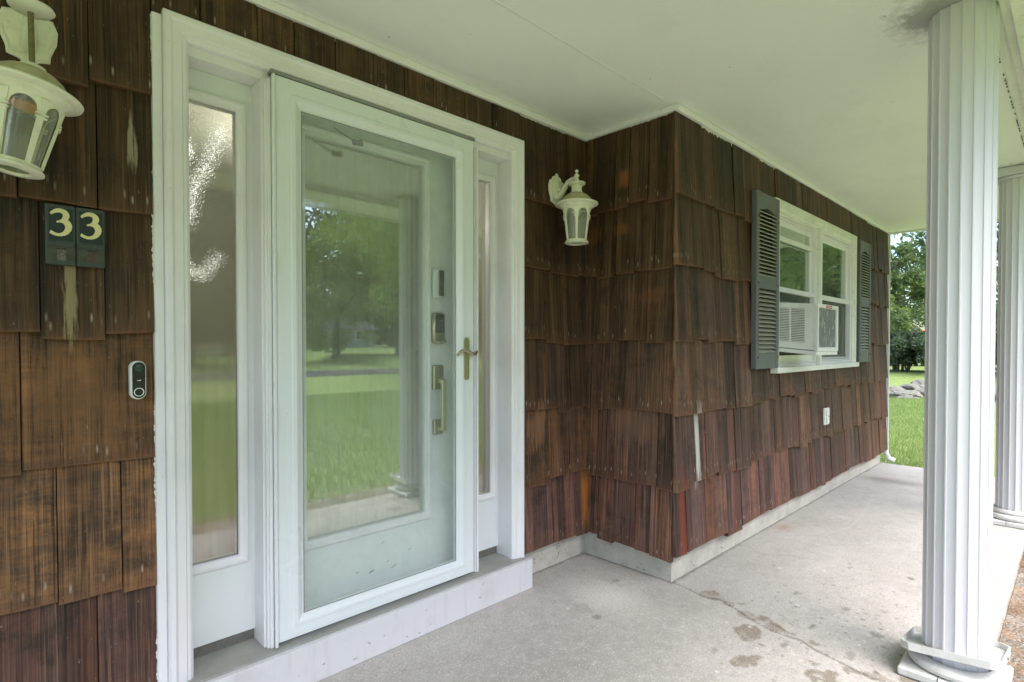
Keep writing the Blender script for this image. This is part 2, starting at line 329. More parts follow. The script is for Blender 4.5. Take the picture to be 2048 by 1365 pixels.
# ------------------------------------------------------------------ mesh kit
class MB:
    def __init__(s, fn=None): s.v = []; s.f = []; s.fn = fn; s.uv = None
    def add(s, vs, fs):
        o = len(s.v); s.v += [tuple(s.fn(*q)) if s.fn else tuple(q) for q in vs]; s.f += [tuple(i+o for i in f) for f in fs]; return s
    def box(s, x0, x1, y0, y1, z0, z1):
        return s.add([(x, y, z) for x in (x0, x1) for y in (y0, y1) for z in (z0, z1)],
                     [(0, 1, 3, 2), (4, 6, 7, 5), (0, 4, 5, 1), (2, 3, 7, 6), (0, 2, 6, 4), (1, 5, 7, 3)])
    def bbox(s, x0, x1, y0, y1, z0, z1, c=.003):
        "box chamfered along every edge"
        bm = bmesh.new(); bmesh.ops.create_cube(bm, size=1)
        for v in bm.verts: v.co = Vector(((x0+x1)/2+v.co.x*(x1-x0), (y0+y1)/2+v.co.y*(y1-y0), (z0+z1)/2+v.co.z*(z1-z0)))
        bmesh.ops.bevel(bm, geom=bm.edges[:], offset=c, segments=1, affect='EDGES')
        bm.verts.index_update(); s.add([v.co[:] for v in bm.verts], [[v.index for v in f.verts] for f in bm.faces]); bm.free(); return s
    def tube(s, pts, rad, n=8, cap=True):
        pts = [Vector(q) for q in pts]; rad = rad if isinstance(rad, (list, tuple)) else [rad]*len(pts)
        vs = []; fs = []; up = None
        for i, q in enumerate(pts):
            d = (pts[min(i+1, len(pts)-1)]-pts[max(i-1, 0)]).normalized()
            if up is None: up = d.orthogonal().normalized()
            up = (up-d*up.dot(d)).normalized(); w = d.cross(up)
            for j in range(n):
                a = 2*math.pi*j/n; vs.append(q+(up*math.cos(a)+w*math.sin(a))*rad[i])
        for i in range(len(pts)-1):
            for j in range(n): fs.append((i*n+j, i*n+(j+1) % n, (i+1)*n+(j+1) % n, (i+1)*n+j))
        if cap: fs += [tuple(range(n))[::-1], tuple((len(pts)-1)*n+j for j in range(n))]
        return s.add(vs, fs)
    def lathe(s, prof, c=(0, 0, 0), n=32, rot=None, cap=True):
        vs = []; fs = []; c = Vector(c)
        for r, z in prof:
            for j in range(n):
                a = 2*math.pi*j/n; q = Vector((r*math.cos(a), r*math.sin(a), z))
                if rot is not None: q = rot @ q
                vs.append(c+q)
        for i in range(len(prof)-1):
            for j in range(n): fs.append((i*n+j, i*n+(j+1) % n, (i+1)*n+(j+1) % n, (i+1)*n+j))
        if cap: fs += [tuple(range(n))[::-1], tuple((len(prof)-1)*n+j for j in range(n))]
        return s.add(vs, fs)
    def ring(s, x0, x1, z0, z1, y, prof, sides='LTRB'):
        """picture-frame moulding on a wall facing -Y. prof: closed loop of (inset, outward). sides subset: mitred pieces."""
        I = lambda i: ((x0+i, z0+i), (x0+i, z1-i), (x1-i, z1-i), (x1-i, z0+i))
        idx = {'L': (0, 1), 'T': (1, 2), 'R': (2, 3), 'B': (3, 0)}
        nopen = 'B' not in sides and set('LTR') <= set(sides)
        n = len(prof)
        for sd_ in sides:
            a, b = idx[sd_]; vs = []
            for e in (a, b):
                for i, d in prof:
                    cx, cz = I(i)[e]
                    if nopen and e in (0, 3): cz = z0
                    vs.append((cx, y-d, cz))
            fs = [(j, (j+1) % n, n+(j+1) % n, n+j) for j in range(n)]+[tuple(range(n))[::-1], tuple(range(n, 2*n))]
            s.add(vs, fs)
        return s
    def build(s, name, mat, parent=None, smooth=False, kind=None, uv=None):
        me = bpy.data.meshes.new(name); me.from_pydata(s.v, [], s.f); me.materials.append(mat)
        bm = bmesh.new(); bm.from_mesh(me); bmesh.ops.recalc_face_normals(bm, faces=bm.faces[:]); bm.to_mesh(me); bm.free()
        if smooth:
            me.polygons.foreach_set('use_smooth', [True]*len(me.polygons))
            try: me.set_sharp_from_angle(angle=R_(38))
            except Exception: pass
        if uv:
            l = me.uv_layers.new(name='UVMap')
            for lp in me.loops: l.data[lp.index].uv = uv(me.vertices[lp.vertex_index].co)
        o = bpy.data.objects.new(name, me); C.objects.link(o)
        if parent: link(o, parent)
        if kind: o['kind'] = kind
        return o
def link(o, parent):
    o.parent = parent
    r = parent
    while r.parent: r = r.parent
    o.matrix_parent_inverse = (Matrix.Translation(r.location)).inverted() if parent is r else Matrix.Identity(4)
def thing(name, loc, label, cat, group=None):
    o = bpy.data.objects.new(name, None); C.objects.link(o); o.location = loc; o.empty_display_size = .1
    o['label'] = label; o['category'] = cat
    if group: o['group'] = group
    return o
def tag(o, label, cat, group=None):
    o['label'] = label; o['category'] = cat
    if group: o['group'] = group
    return o
def copy_thing(root, d, label, rotz=0):
    r = root.copy(); C.objects.link(r); r.location = root.location+Vector(d); r.rotation_euler.z = rotz; r['label'] = label
    for ch in list(root.children):
        c = ch.copy(); C.objects.link(c); c.parent = r; c.matrix_parent_inverse = ch.matrix_parent_inverse.copy()
        for g in list(ch.children):
            q = g.copy(); C.objects.link(q); q.parent = c; q.matrix_parent_inverse = g.matrix_parent_inverse.copy()
    return r
def npmesh(name, V, F, mat, parent=None, kind=None):
    me = bpy.data.meshes.new(name); V = np.asarray(V, dtype=np.float32); F = np.asarray(F, dtype=np.int32)
    me.vertices.add(len(V)); me.vertices.foreach_set('co', V.ravel())
    k_ = F.shape[1]; me.loops.add(F.size); me.loops.foreach_set('vertex_index', F.ravel())
    me.polygons.add(len(F)); me.polygons.foreach_set('loop_start', np.arange(0, F.size, k_, dtype=np.int32)); me.polygons.foreach_set('loop_total', np.full(len(F), k_, dtype=np.int32))
    me.update(calc_edges=True); me.materials.append(mat)
    o = bpy.data.objects.new(name, me); C.objects.link(o)
    if parent: link(o, parent)
    if kind: o['kind'] = kind
    return o

# ------------------------------------------------------------------ ground, lawn, road, slab
def hill(x, y):
    z = GZ
    if y < -27: z += min(1.0, (-27-y)*.018)
    if x > 18.6: z += min(.55, (x-18.6)*.35)
    return z
g = []; xs = sorted(set([-400, -200, -100]+list(range(-60, 17, 4))+[17, 18, 18.6, 19, 19.5, 20, 21]+list(range(24, 100, 6))+[150, 250, 500]))
ys = sorted(set([-500, -250, -140]+list(range(-110, -28, 6))+[-27, -24, -20, -16, -12, -8, -4, -1, 2, 5, 10, 20, 40, 80, 150, 300]))
V = [(x, y, hill(x, y)) for x in xs for y in ys]; ny = len(ys)
F = [(i*ny+j, (i+1)*ny+j, (i+1)*ny+j+1, i*ny+j+1) for i in range(len(xs)-1) for j in range(ny-1)]
npmesh('lawn', V, F, M['turf'], kind='structure')
MB().box(-300, 400, -26, -20.8, GZ-.05, GZ+.02).build('road', M['asphalt'], kind='structure')
MB().box(-2.5, 9.5, -2.2, EDGE-.002, GZ-.1, -.055).build('gravel_border', M['gravel'], kind='structure')

# porch slab, a fine grid whose colour attribute carries the stains and a darker band by the walls
x0, x1, y0, y1 = -2.5, 6.83, EDGE, .30; st_ = .0085
nx = int((x1-x0)/st_)+1; nyy = int((y1-y0)/st_)+1
X, Y = np.meshgrid(np.linspace(x0, x1, nx), np.linspace(y0, y1, nyy), indexing='ij')
def vnoise(X, Y, s, seed):
    r = np.random.default_rng(seed); gx = X*s+100; gy = Y*s+100
    ix = np.floor(gx).astype(int); iy = np.floor(gy).astype(int); fx = gx-ix; fy = gy-iy
    fx = fx*fx*(3-2*fx); fy = fy*fy*(3-2*fy); T = r.random((ix.max()+2, iy.max()+2))
    return (T[ix, iy]*(1-fx)*(1-fy)+T[ix+1, iy]*fx*(1-fy)+T[ix, iy+1]*(1-fx)*fy+T[ix+1, iy+1]*fx*fy)
def fbm(X, Y, s, seed, o=5):
    t = 0; a = 1; w = 0
    for i in range(o): t = t+a*vnoise(X, Y, s*2**i, seed+i); w += a; a *= .6
    return t/w
col = np.zeros((nx, nyy, 3)); A = np.array
f1 = fbm(X, Y, 1.4, 1); f2 = fbm(X, Y, 5, 20); f3 = fbm(X, Y, 22, 40, 2)
base_ = A((.475, .448, .42)); col[:] = base_
def blend(m, c, a=1.):
    m = np.clip(m*a, 0, 1)[..., None]; col[:] = col*(1-m)+A(c)*m
blend(np.clip((f1-.42)*2.6, 0, 1), (.40, .375, .345), .8)
f4 = fbm(X, Y, 2.7, 70); blend(np.clip((f4-.42)*2.5, 0, 1), (.36, .335, .31), .5)
blend(np.clip((f2-.45)*2.5, 0, 1), (.60, .575, .545), .35)
blend(np.clip((f3-.5)*3, 0, 1), (.30, .28, .26), .3)
blend(np.clip((x_ := np.exp(-((Y+.75)**2)/.25)*np.exp(-((X-1.4)**2)/.9)), 0, 1), (.21, .20, .19), .6*1)
blend(np.exp(-((X-2.2)**2+(Y+.40)**2)/.03)*(f2 > .4), (.72, .69, .64), .7)
blend(np.exp(-((X-5.95)**2)/.015)*np.exp(-((Y+.8)**2)/.12), (.20, .17, .15), .8)
blend(np.exp(-((X-3.9)**2)/.006-((Y+.62)**2)/.002), (.36, .22, .12), .9)
crack = [(2.577, -.539), (2.559, -.645), (2.534, -.752), (2.561, -.815), (2.524, -.905), (2.479, -.994), (2.451, -1.071), (2.442, -1.137), (2.452, -1.213), (2.414, -1.283), (2.403, -1.331), (2.383, -1.398), (2.36, -1.487), (2.371, -1.539), (2.33, -1.78)]
def dline(pl, w=.004):
    D = np.full(X.shape, 9.)
    for (ax, ay), (bx, by) in zip(pl[:-1], pl[1:]):
        dx, dy = bx-ax, by-ay; t = np.clip(((X-ax)*dx+(Y-ay)*dy)/(dx*dx+dy*dy), 0, 1); D = np.minimum(D, np.hypot(X-ax-t*dx, Y-ay-t*dy))
    return D
D = dline(crack)
for cx, cy, rx, ry in [(2.552, -.80, .035, .07), (2.505, -.98, .025, .07), (2.335, -1.05, .05, .035), (2.46, -1.10, .02, .04), (2.455, -1.25, .025, .06), (2.13, -1.13, .045, .025), (2.26, -1.37, .07, .06), (2.36, -1.42, .03, .05), (2.40, -1.62, .06, .04), (2.47, -1.16, .018, .05), (2.43, -1.33, .02, .06), (2.375, -1.50, .02, .06)]:
    r = np.hypot((X-cx)/rx, (Y-cy)/ry)+(f2-.5)*3.4+(f3-.5)*2.6; blend(np.clip((1.2-r)*4, 0, 1), (.18, .145, .10), .8)
D2 = D+(f3-.5)*.006; crk = np.clip((.009-D2)/.006, 0, 1); blend(crk, (.10, .09, .08), .75)
blend(np.clip((.02-np.abs(D-.02)-(f2-.45)*.06)/.01, 0, 1), (.50, .48, .45), .35)
Da = dline([(3.726, -.63), (3.80, -.70), (3.839, -.752), (4.013, -.879), (4.234, -.938), (4.617, -.919), (5.032, -.871), (5.306, -.829)]); blend(np.clip((.012-Da)/.01, 0, 1), (.52, .50, .47), .45)
rr = random.Random(3)
for i in range(420):
    if i < 12: cx, cy = [(2.384, -.337), (2.993, -1.396), (3.524, -1.405), (2.885, -1.265), (2.893, -1.043), (1.996, -.511), (2.292, -1.113), (2.366, -1.184), (2.476, -1.391), (2.606, -1.612), (2.725, -1.421), (2.122, -1.002)][i]; rx = rr.uniform(.012, .022)
    elif i < 380: cx, cy = rr.gauss(2.6, .38), rr.gauss(-1.35, .22); rx = rr.uniform(.002, .007)
    else: cx, cy = rr.uniform(.5, 5.5), rr.uniform(-1.6, -.1); rx = rr.uniform(.003, .008)
    ix, iy = int((cx-x0)/st_), int((cy-y0)/st_); w_ = 4
    if ix < w_ or iy < w_ or ix > nx-w_-1 or iy > nyy-w_-1: continue
    sl_ = (slice(ix-w_, ix+w_+1), slice(iy-w_, iy+w_+1)); r = np.hypot((X[sl_]-cx)/(rx*rr.uniform(.8, 2)), (Y[sl_]-cy)/rx)+(f3[sl_]-.5)*2.2
    m = np.clip((1.25-r)*2, 0, 1)[..., None]*rr.uniform(.35, .75); cc = A((.13, .12, .10)) if rr.random() > .14 else A((.75, .74, .7)); col[sl_] = col[sl_]*(1-m)+cc*m
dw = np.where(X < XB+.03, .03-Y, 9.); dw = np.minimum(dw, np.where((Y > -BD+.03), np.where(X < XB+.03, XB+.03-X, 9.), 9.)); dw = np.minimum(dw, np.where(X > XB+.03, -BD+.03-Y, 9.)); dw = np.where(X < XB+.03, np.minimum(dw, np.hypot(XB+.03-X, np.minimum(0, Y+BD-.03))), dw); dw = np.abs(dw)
blend(np.clip((.16-dw+(f2-.5)*.25)/.12, 0, 1), (.40, .38, .35), .45)  # wide soft band, slightly darker towards the walls
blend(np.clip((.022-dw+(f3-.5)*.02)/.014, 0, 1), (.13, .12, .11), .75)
Zt = -.004*crk+(f1-.5)*.003
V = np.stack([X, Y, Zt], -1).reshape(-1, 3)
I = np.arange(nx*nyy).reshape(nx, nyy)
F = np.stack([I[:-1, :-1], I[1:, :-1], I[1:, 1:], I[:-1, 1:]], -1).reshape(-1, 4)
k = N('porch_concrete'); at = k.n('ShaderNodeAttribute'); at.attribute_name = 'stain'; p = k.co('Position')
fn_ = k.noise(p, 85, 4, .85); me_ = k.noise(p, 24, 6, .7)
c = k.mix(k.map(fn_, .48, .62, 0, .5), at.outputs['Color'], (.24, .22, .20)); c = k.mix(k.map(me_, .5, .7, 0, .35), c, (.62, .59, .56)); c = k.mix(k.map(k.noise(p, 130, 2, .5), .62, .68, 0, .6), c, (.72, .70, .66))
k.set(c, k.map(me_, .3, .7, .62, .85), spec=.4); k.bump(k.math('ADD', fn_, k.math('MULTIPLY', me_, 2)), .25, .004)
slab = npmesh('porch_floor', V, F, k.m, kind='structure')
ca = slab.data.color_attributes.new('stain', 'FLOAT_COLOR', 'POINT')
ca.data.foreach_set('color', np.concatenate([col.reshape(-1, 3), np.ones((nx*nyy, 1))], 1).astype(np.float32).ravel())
slab.data.polygons.foreach_set('use_smooth', np.ones(len(F), dtype=bool))
edge = MB(); edge.box(x0, x1, EDGE, .3, -.2, -.006); e_ = edge.build('slab_edge', M['foundation'], slab)

# ------------------------------------------------------------------ walls
GRP = None
fwall = thing('house_wall', (1.2, 0, 0), 'brown shingled front wall that the white entry door is set in', 'wall')
rwall = thing('house_wall', (XB, -.3, 0), 'narrow brown shingled return wall between the door wall and the window wall', 'wall')
wwall = thing('house_wall', (4.7, -BD, 0), 'long brown shingled wall with the shuttered window running away to the lawn', 'wall')
mapA = lambda s, d, z: (s, -d, z)
mapB = lambda s, d, z: (XB-d, -s, z)
mapC = lambda s, d, z: (s, -BD-d, z)
Hd = (.383, 1.99, 0, 2.262); Hw = (3.80, 5.545, 1.09, 2.15)
b_ = MB(); b_.box(-3, Hd[0], 0, .12, .15, H+.1); b_.box(Hd[1], XB+.12, 0, .12, .15, H+.1); b_.box(Hd[0], Hd[1], .0, .12, Hd[3], H+.1)
b_.build('sheathing', M['wood_back'], fwall)
MB().box(XB, XB+.12, -BD, -.0005, .15, H+.1).build('sheathing', M['wood_back'], rwall)
b_ = MB(); b_.box(XB+.0005, Hw[0], -BD, -BD+.12, .15, H+.1); b_.box(Hw[1], XE, -BD, -BD+.12, .15, H+.1); b_.box(Hw[0], Hw[1], -BD, -BD+.12, .15, Hw[2]); b_.box(Hw[0], Hw[1], -BD, -BD+.12, Hw[3], H+.1)
b_.box(XE-.12, XE-.0005, -BD+.12, 5, .0, H+.1); b_.build('sheathing', M['wood_back'], wwall)
def found(pts_, par):
    b = MB(); b.box(*pts_); return b.build('foundation', M['foundation'], par)
found((-3, .40, .03, .12, -.1, .152), fwall); found((1.96, XB+.03, .03, .12, -.1, .152), fwall)
found((XB+.03, XB+.12, -BD+.0305, .1, -.1, .152), rwall)
found((XB+.0305, XE-.03, -BD+.03, -BD+.12, -.1, .152), wwall)

LEV = [2.448, 1.990, 1.629, 1.256, .882, .505, .140]   # top and the butt line of each course
def shingle(mp, parent, s0, s1, zb, zt, wear, light, red, top=False, d0=.028, cut=False):
    "one tapered board; d at the butt is thick, at the top thin"
    gap = rnd.uniform(.0010, .0026); s0 += gap; s1 -= gap; dj = rnd.uniform(-.002, .0045); nz_ = 4; nc = max(2, min(5, int((s1-s0)/.05)+1))
    tilt = rnd.uniform(-.004, .004); V = []; full = zt-zb
    rr_ = [rnd.uniform(-.0012, .0012) for _ in range(nc+1)]; cup = rnd.uniform(-.0015, .002)
    for j in range(nz_+1):
        t = j/nz_
        for i in range(nc+1):
            q = i/nc; z = zb+full*t+((tilt*(q-.5)*2+rr_[i]) if j == 0 and not cut else 0)
            d = d0+dj-(d0-.006)*min(1, max(0, (z-zb)/.39))+cup*math.cos((q-.5)*math.pi)*(1-t)
            V.append((s0+(s1-s0)*q, d, z))
    m = nc+1; F = [(j*m+i, j*m+i+1, (j+1)*m+i+1, (j+1)*m+i) for j in range(nz_) for i in range(nc)]
    o = len(V); per = [i for i in range(m)]+[j*m+nc for j in range(1, nz_+1)]+[nz_*m+i for i in range(nc-1, -1, -1)]+[j*m for j in range(nz_-1, 0, -1)]
    for q_ in per: V.append((V[q_][0], .001, V[q_][2]))
    n = len(per); F += [(per[(i+1) % n], per[i], o+i, o+(i+1) % n) for i in range(n)]
    b = MB(mp); b.add(V, F)
    iv = {tuple(np.round(Vector(b.v[i]), 6)): (V[i][0], V[i][2]-zb) for i in range(len(V))}
    ob = b.build('shingle', M['shingle'], parent, uv=lambda co: iv.get(tuple(np.round(co, 6)), (0, co.z-zb)))
    ob.color = (wear, light, red, 1); return ob
def clip(s0, s1, zb, zt, h):
    if h is None or s1 <= h[0]+1e-4 or s0 >= h[1]-1e-4 or zt <= h[2] or zb >= h[3]: return [(s0, s1, zb, zt, False)]
    out = []
    if s0 < h[0]-.01: out.append((s0, h[0], zb, zt, False))
    if s1 > h[1]+.01: out.append((h[1], s1, zb, zt, False))
    a, c_ = max(s0, h[0]), min(s1, h[1])
    if zb < h[2]-.01: out.append((a, c_, zb, h[2], False))
    if zt > h[3]+.01: out.append((a, c_, h[3], zt, True))
    return out
def course(mp, parent, ci, joints, tonef, hole=None):
    zt = LEV[ci]+(.03 if ci else -.02); zb0 = LEV[ci+1]
    for a, c_ in zip(joints[:-1], joints[1:]):
        zb = zb0+rnd.choice([-.016, -.009, -.003, .003, .009, .013])+rnd.uniform(-.003, .003); w, l, r = tonef(ci, (a+c_)/2)
        for (p0, p1, q0, q1, ct) in clip(a, c_, zb, zt, hole): shingle(mp, parent, p0, p1, q0, q1, w, l, r, cut=ct)
def wA(ci, s):  # tone per course: upper ones darker and browner, lower ones lighter and redder
    red = [.0, .0, .05, .15, .25, .75][ci]
    if s < .39:
        return ([.05, .05, .12, .75, .8, .15][ci]*rnd.uniform(.8, 1.1), [.28, .22, .32, .60, .62, .45][ci]*rnd.uniform(.8, 1.2), red)
    return ([.1, .08, .1, .15, .4, .3][ci]*rnd.uniform(.5, 1.2), [.34, .28, .32, .42, .40, .48][ci]*rnd.uniform(.75, 1.25), min(1, red+.15))
def wB(ci, s): return (rnd.uniform(0, .25), [.32, .32, .40, .50, .58, .62][ci]*rnd.uniform(.75, 1.25), [.05, .05, .2, .35, .5, .7][ci])
def wC(ci, s): return (rnd.choice([0, 0, .1, .3]), [.34, .34, .42, .44, .46, .46][ci]*rnd.uniform(.6, 1.4), [.1, .15, .7, .85, .95, 1.][ci]*rnd.uniform(.8, 1))
XR = XB-.0005
JA = [[-.30, -.10, .077, .227, .383], [-.30, -.08, .072, .244, .383], [-.30, -.06, .115, .260, .383], [-.30, -.12, .072, .383], [-.30, -.02, .145, .295, .383], [-.30, .02, .235, .383]]
JR = [[2.22, 2.36, XR], [2.203, 2.44, XR], [2.171, 2.314, XR], [2.272, 2.379, XR], [2.203, 2.414, XR], [2.231, 2.44, XR]]
JT = [.383, .52, .70, .83, .99, 1.17, 1.30, 1.46, 1.63, 1.80, 1.99]
for ci in range(6): course(mapA, fwall, ci, JA[ci], wA)
for ci in range(6):
    course(mapA, fwall, ci, ([2.0-.01]+JR[ci]), wA)
a_ = .383
for a, c_ in zip(JT[:-1], JT[1:]): shingle(mapA, fwall, a, c_, Hd[3]-.004, H-.02, rnd.uniform(0, .35), rnd.uniform(.26, .36), .02, d0=.012, cut=True)
JB = [[0, .10, .222, .313, .434, BD], [0, .109, .229, .351, .473, BD], [0, .12, .251, .424, BD], [0, .06, .151, .308, BD], [0, .10, .221, .494, BD], [0, .11, .213, .359, .446, BD]]
for ci in range(6): course(mapB, rwall, ci, JB[ci], wB)
JC = [[XB-.021, 2.797, 2.913, 3.164, 3.3, 3.56], [XB-.021, 2.786, 2.925, 3.004, 3.231], [XB-.021, 2.671, 2.837, 2.943, 3.184], [XB-.021, 2.808, 3.066, 3.197, 3.43], [XB-.021, 2.687, 2.837, 2.985, 3.111], [XB-.021, 2.635, 2.837, 3.098, 3.3, 3.56]]
for ci in range(6):
    j = JC[ci][:]
    while j[-1] < XE-.02:
        s = j[-1]+rnd.choice([.09, .12, .15, .19, .24])*rnd.uniform(.85, 1.15); j.append(s if XE-s > .1 else XE)
    j[-1] = XE
    course(mapC, wwall, ci, j, wC, Hw)

# white corner strip at the far end, splash foot, ceiling trim and jagged paint where it meets the shingles
b = MB(); b.box(XE+.001, XE+.022, -BD-.034, -BD+.04, .14, H); b.build('corner_board', M['white_old'], wwall)
b = MB(); b.tube([(XE+.035, -BD-.0, .30), (XE+.035, -BD-.01, .10), (XE+.045, -BD-.03, .045), (XE+.07, -BD-.07, .02)], [.022, .024, .026, .03], 10); b.build('spout_foot', M['white'], wwall, True)
tp = [(0, 0), (0, .024), (.012, .030), (.026, .026), (.034, .020), (.034, 0)]
def strip(mp, s0, s1, par, ex0=0, ex1=0):
    "ceiling trim: profile (drop from ceiling, outward), mitred by ex per outward metre"
    V = []; n = len(tp)
    for s, e in ((s0, ex0), (s1, ex1)):
        for dz, d in tp: V.append((s+e*d, d+.004, H-dz-.0005))
    F = [(j, (j+1) % n, n+(j+1) % n, n+j) for j in range(n)]+[tuple(range(n))[::-1], tuple(range(n, 2*n))]
    b = MB(mp); b.add(V, F); b.build('ceiling_trim', M['white'], par)
strip(mapA, -2.5, XB, fwall, 0, -1); strip(mapB, 0, BD+.004, rwall, 1, 1); strip(mapC, XB-.004, XE+.03, wwall, -1, 0)
def jag(mp, s0, s1, z, amp, par, down=True, dd=.0235, rag=.013):
    V = []; F = []; s = s0; i = 0
    while s < s1:
        h = amp*abs(rnd.gauss(.25, .45)) if rnd.random() < .75 else 0
        h = min(h, amp*1.6); w = rnd.uniform(.003, .012); V += [(s, dd, z), (s, dd, z-h-.002)]
        s += w
        if i: F.append((2*i-2, 2*i-1, 2*i+1, 2*i))
        i += 1
    b = MB(mp); b.add(V, F); o = b.build('paint_smear', M['caulk'], par); o['kind'] = 'stuff'; return o
jag(mapA, .6, XB-.03, H-.033, .012, fwall, dd=.0075); jag(mapB, .03, BD-.02, H-.033, .006, rwall, dd=.0085); jag(mapC, XB+.05, XE, H-.033, .016, wwall, dd=.0085)

# ------------------------------------------------------------------ porch ceiling, beam, roof
ceil = MB().box(-3, 7.02, -2.40, .3, H, H+.02).build('porch_ceiling', M['ceiling'], kind='structure')
MB().box(-2.5, 2.44, -.568, -.562, H-.0022, H+.001).build('seam_strip', M['white'], ceil)
MB().box(-3, 7.0, -2.38, 5.3, H+.021, H+.25).build('roof', M['wood_back'], kind='structure')
fascia = MB(); fascia.box(-3, 7.04, -2.42, -2.401, H-.02, H+.27); fascia.box(7.021, 7.04, -2.4, 5.3, H-.02, H+.27)
tag(fascia.build('fascia_board', M['white_old']), 'pale board along the outer edge of the porch ceiling', 'fascia')
bt = thing('soffit_trim', (3.5, -1.83, H-.05), 'long mildewed trim strip on the ceiling beside the column tops', 'trim')
MB().box(-3, 7.0, -1.885, -1.835, H-.045, H-.0005).build('trim_board', M['white_old'], bt)
MB().box(-3, 7.0, -1.834, -1.805, H-.022, H-.0005).build('bed_moulding', M['white_old'], bt)
MB().box(-3, 7.0, -1.804, -1.770, H-.006, H-.0005).build('vent_strip', M['white_old'], bt)
for s in np.arange(2.4, 6.6, .16):
    for q in range(3):
        if rnd.random() < .75: MB().box(s+q*.045, s+q*.045+rnd.uniform(.02, .034), -1.7705+.006, -1.7655+.006, H-.0075, H-.0062).build('vent_slot', M['black'], bt)

# ------------------------------------------------------------------ entry surround
fr = thing('door_surround', (1.2, 0, 0), 'white moulded casing, jambs and mullions framing the front door and both sidelights', 'door frame')
cp = [(0, .0), (0, .040), (.006, .047), (.018, .047), (.026, .040), (.050, .037), (.054, .031), (.062, .031), (.068, .026), (.072, .022), (.072, 0)]
for sd_ in 'LTR':
    b = MB()
    cl, cr, ct = .411, 1.9925, 2.272
    idx = cp; n = len(cp); vs = []
    I = lambda i: ((cl+i, .147), (cl+i, ct-i), (cr-i, ct-i), (cr-i, .147))
    a, c_ = {'L': (0, 1), 'T': (1, 2), 'R': (2, 3)}[sd_]
    for e in (a, c_):
        for i, d in cp: cx, cz = I(i)[e]; vs.append((cx, -d-.0005, cz))
    b.add(vs, [(j, (j+1) % n, n+(j+1) % n, n+j) for j in range(n)]+[tuple(range(n))[::-1], tuple(range(n, 2*n))])
    b.build('casing', M['white'], fr)
b = MB(); b.bbox(.383, .4105, -.026, .02, .06, 2.258, .002); b.build('side_board', M['white'], fr)
b = MB(); b.ring(.463, 1.945, .147, 2.19, .0, [(0, -.12), (0, -.001), (.02, -.001), (.02, -.12)], 'LTR'); b.box(.484, 1.92, .0, .119, 2.1705, 2.215); b.build('jamb', M['white'], fr)
for xa, xb in ((.712, .742), (1.672, 1.702)):
    b = MB(); b.box(xa, xb, -.004, .12, .15, 2.169); xm = (xa+xb)/2; b.box(xa+.007, xb-.004, -.018, -.0045, .15, 2.169); b.box(xa+.015, xb-.004, -.026, -.0185, .15, 2.169); b.build('mullion', M['white'], fr)
MB().box(.738, 1.672, -.032, -.001, 2.190, 2.204).build('drip_cap', M['steel'], fr)
b = MB(); b.bbox(.44, 1.975, -.062, .125, .130, .1485, .003); b.build('sill', M['sill'], fr)
MB().box(.44, 1.975, -.068, -.0625, .139, .1525).build('sill_nosing', M['sill'], fr)
b = MB(); b.bbox(.405, 2.002, -.092, -.0690, .0, .147, .002); b.build('step_board', M['step_paint'], fr)
MB().box(.475, .712, .096, .11, .149, .19).build('sill_gap', M['dark_sill'], fr); MB().box(1.702, 1.925, .096, .11, .149, .19).build('sill_gap', M['dark_sill'], fr)
for i in range(12):
    cx = rnd.uniform(1.0, 1.75) if i < 8 else rnd.uniform(.5, 1.98); cz = rnd.uniform(.015, .12); l_ = rnd.uniform(.004, .014); w_ = rnd.uniform(.001, .004); an = rnd.uniform(-.8, .8)
    V_ = [(cx+l_*math.cos(a)*math.cos(an)-w_*math.sin(a)*math.sin(an)*rnd.uniform(.3, 1.5), -.0928, cz+l_*math.cos(a)*math.sin(an)+w_*math.sin(a)*math.cos(an)*rnd.uniform(.4, 1.6)) for a in [q*math.pi/4 for q in range(8)]]
    MB().add(V_, [tuple(range(8))]).build('scuff', M['sill_scuff'], fr)
# ragged caulk line left of the casing
V = []; F = []; z = .16; i = 0
while z < 2.25:
    V += [(.3828, -.0262, z), (.3828-max(0, .0022*math.sin(z*9)+.0012+rnd.gauss(0, .0014)), -.0235, z)]; z += rnd.uniform(.003, .009)
    if i: F.append((2*i-2, 2*i-1, 2*i+1, 2*i))
    i += 1
o = MB().add(V, F).build('caulk_line', M['caulk'], fr); o['kind'] = 'stuff'

bead = [(0, 0), (0, .006), (.004, .012), (.014, .014), (.020, .009), (.030, .007), (.034, .001), (.034, 0)]
def sidelight(xa, xb, ga, gb, ba, bb_, label):
    t = thing('sidelight', ((xa+xb)/2, .1, .19), label, 'window', 'sidelights beside the front door')
    y = .085; z0, z1, g0, g1 = .19, 2.169, .475, 2.065
    b = MB(); b.box(xa, ga, y, y+.04, z0, z1); b.box(gb, xb, y, y+.04, z0, z1); b.box(ga, gb, y, y+.04, z0, g0); b.box(ga, gb, y, y+.04, g1, z1); b.build('panel', M['door_white'], t)
    b = MB(); w = .034
    b.ring(ba, bb_, g0-w+.002, g1+w-.002, y-.0005, [(i, d) for i, d in bead]); b.build('bead', M['white'], t)
    MB().box(ga-.003, gb+.003, y+.006, y+.010, g0-.003, g1+.003).build('pane', M['pebble'], t)
    return t
sidelight(.475, .712, .500, .658, .468, .690, 'tall narrow sidelight with a white glare from glowing arms behind its pebbled glass, left of the door')
sidelight(1.702, 1.925, 1.742, 1.872, 1.710, 1.904, 'narrow pebbled sidelight partly hidden behind the handle side of the storm door')

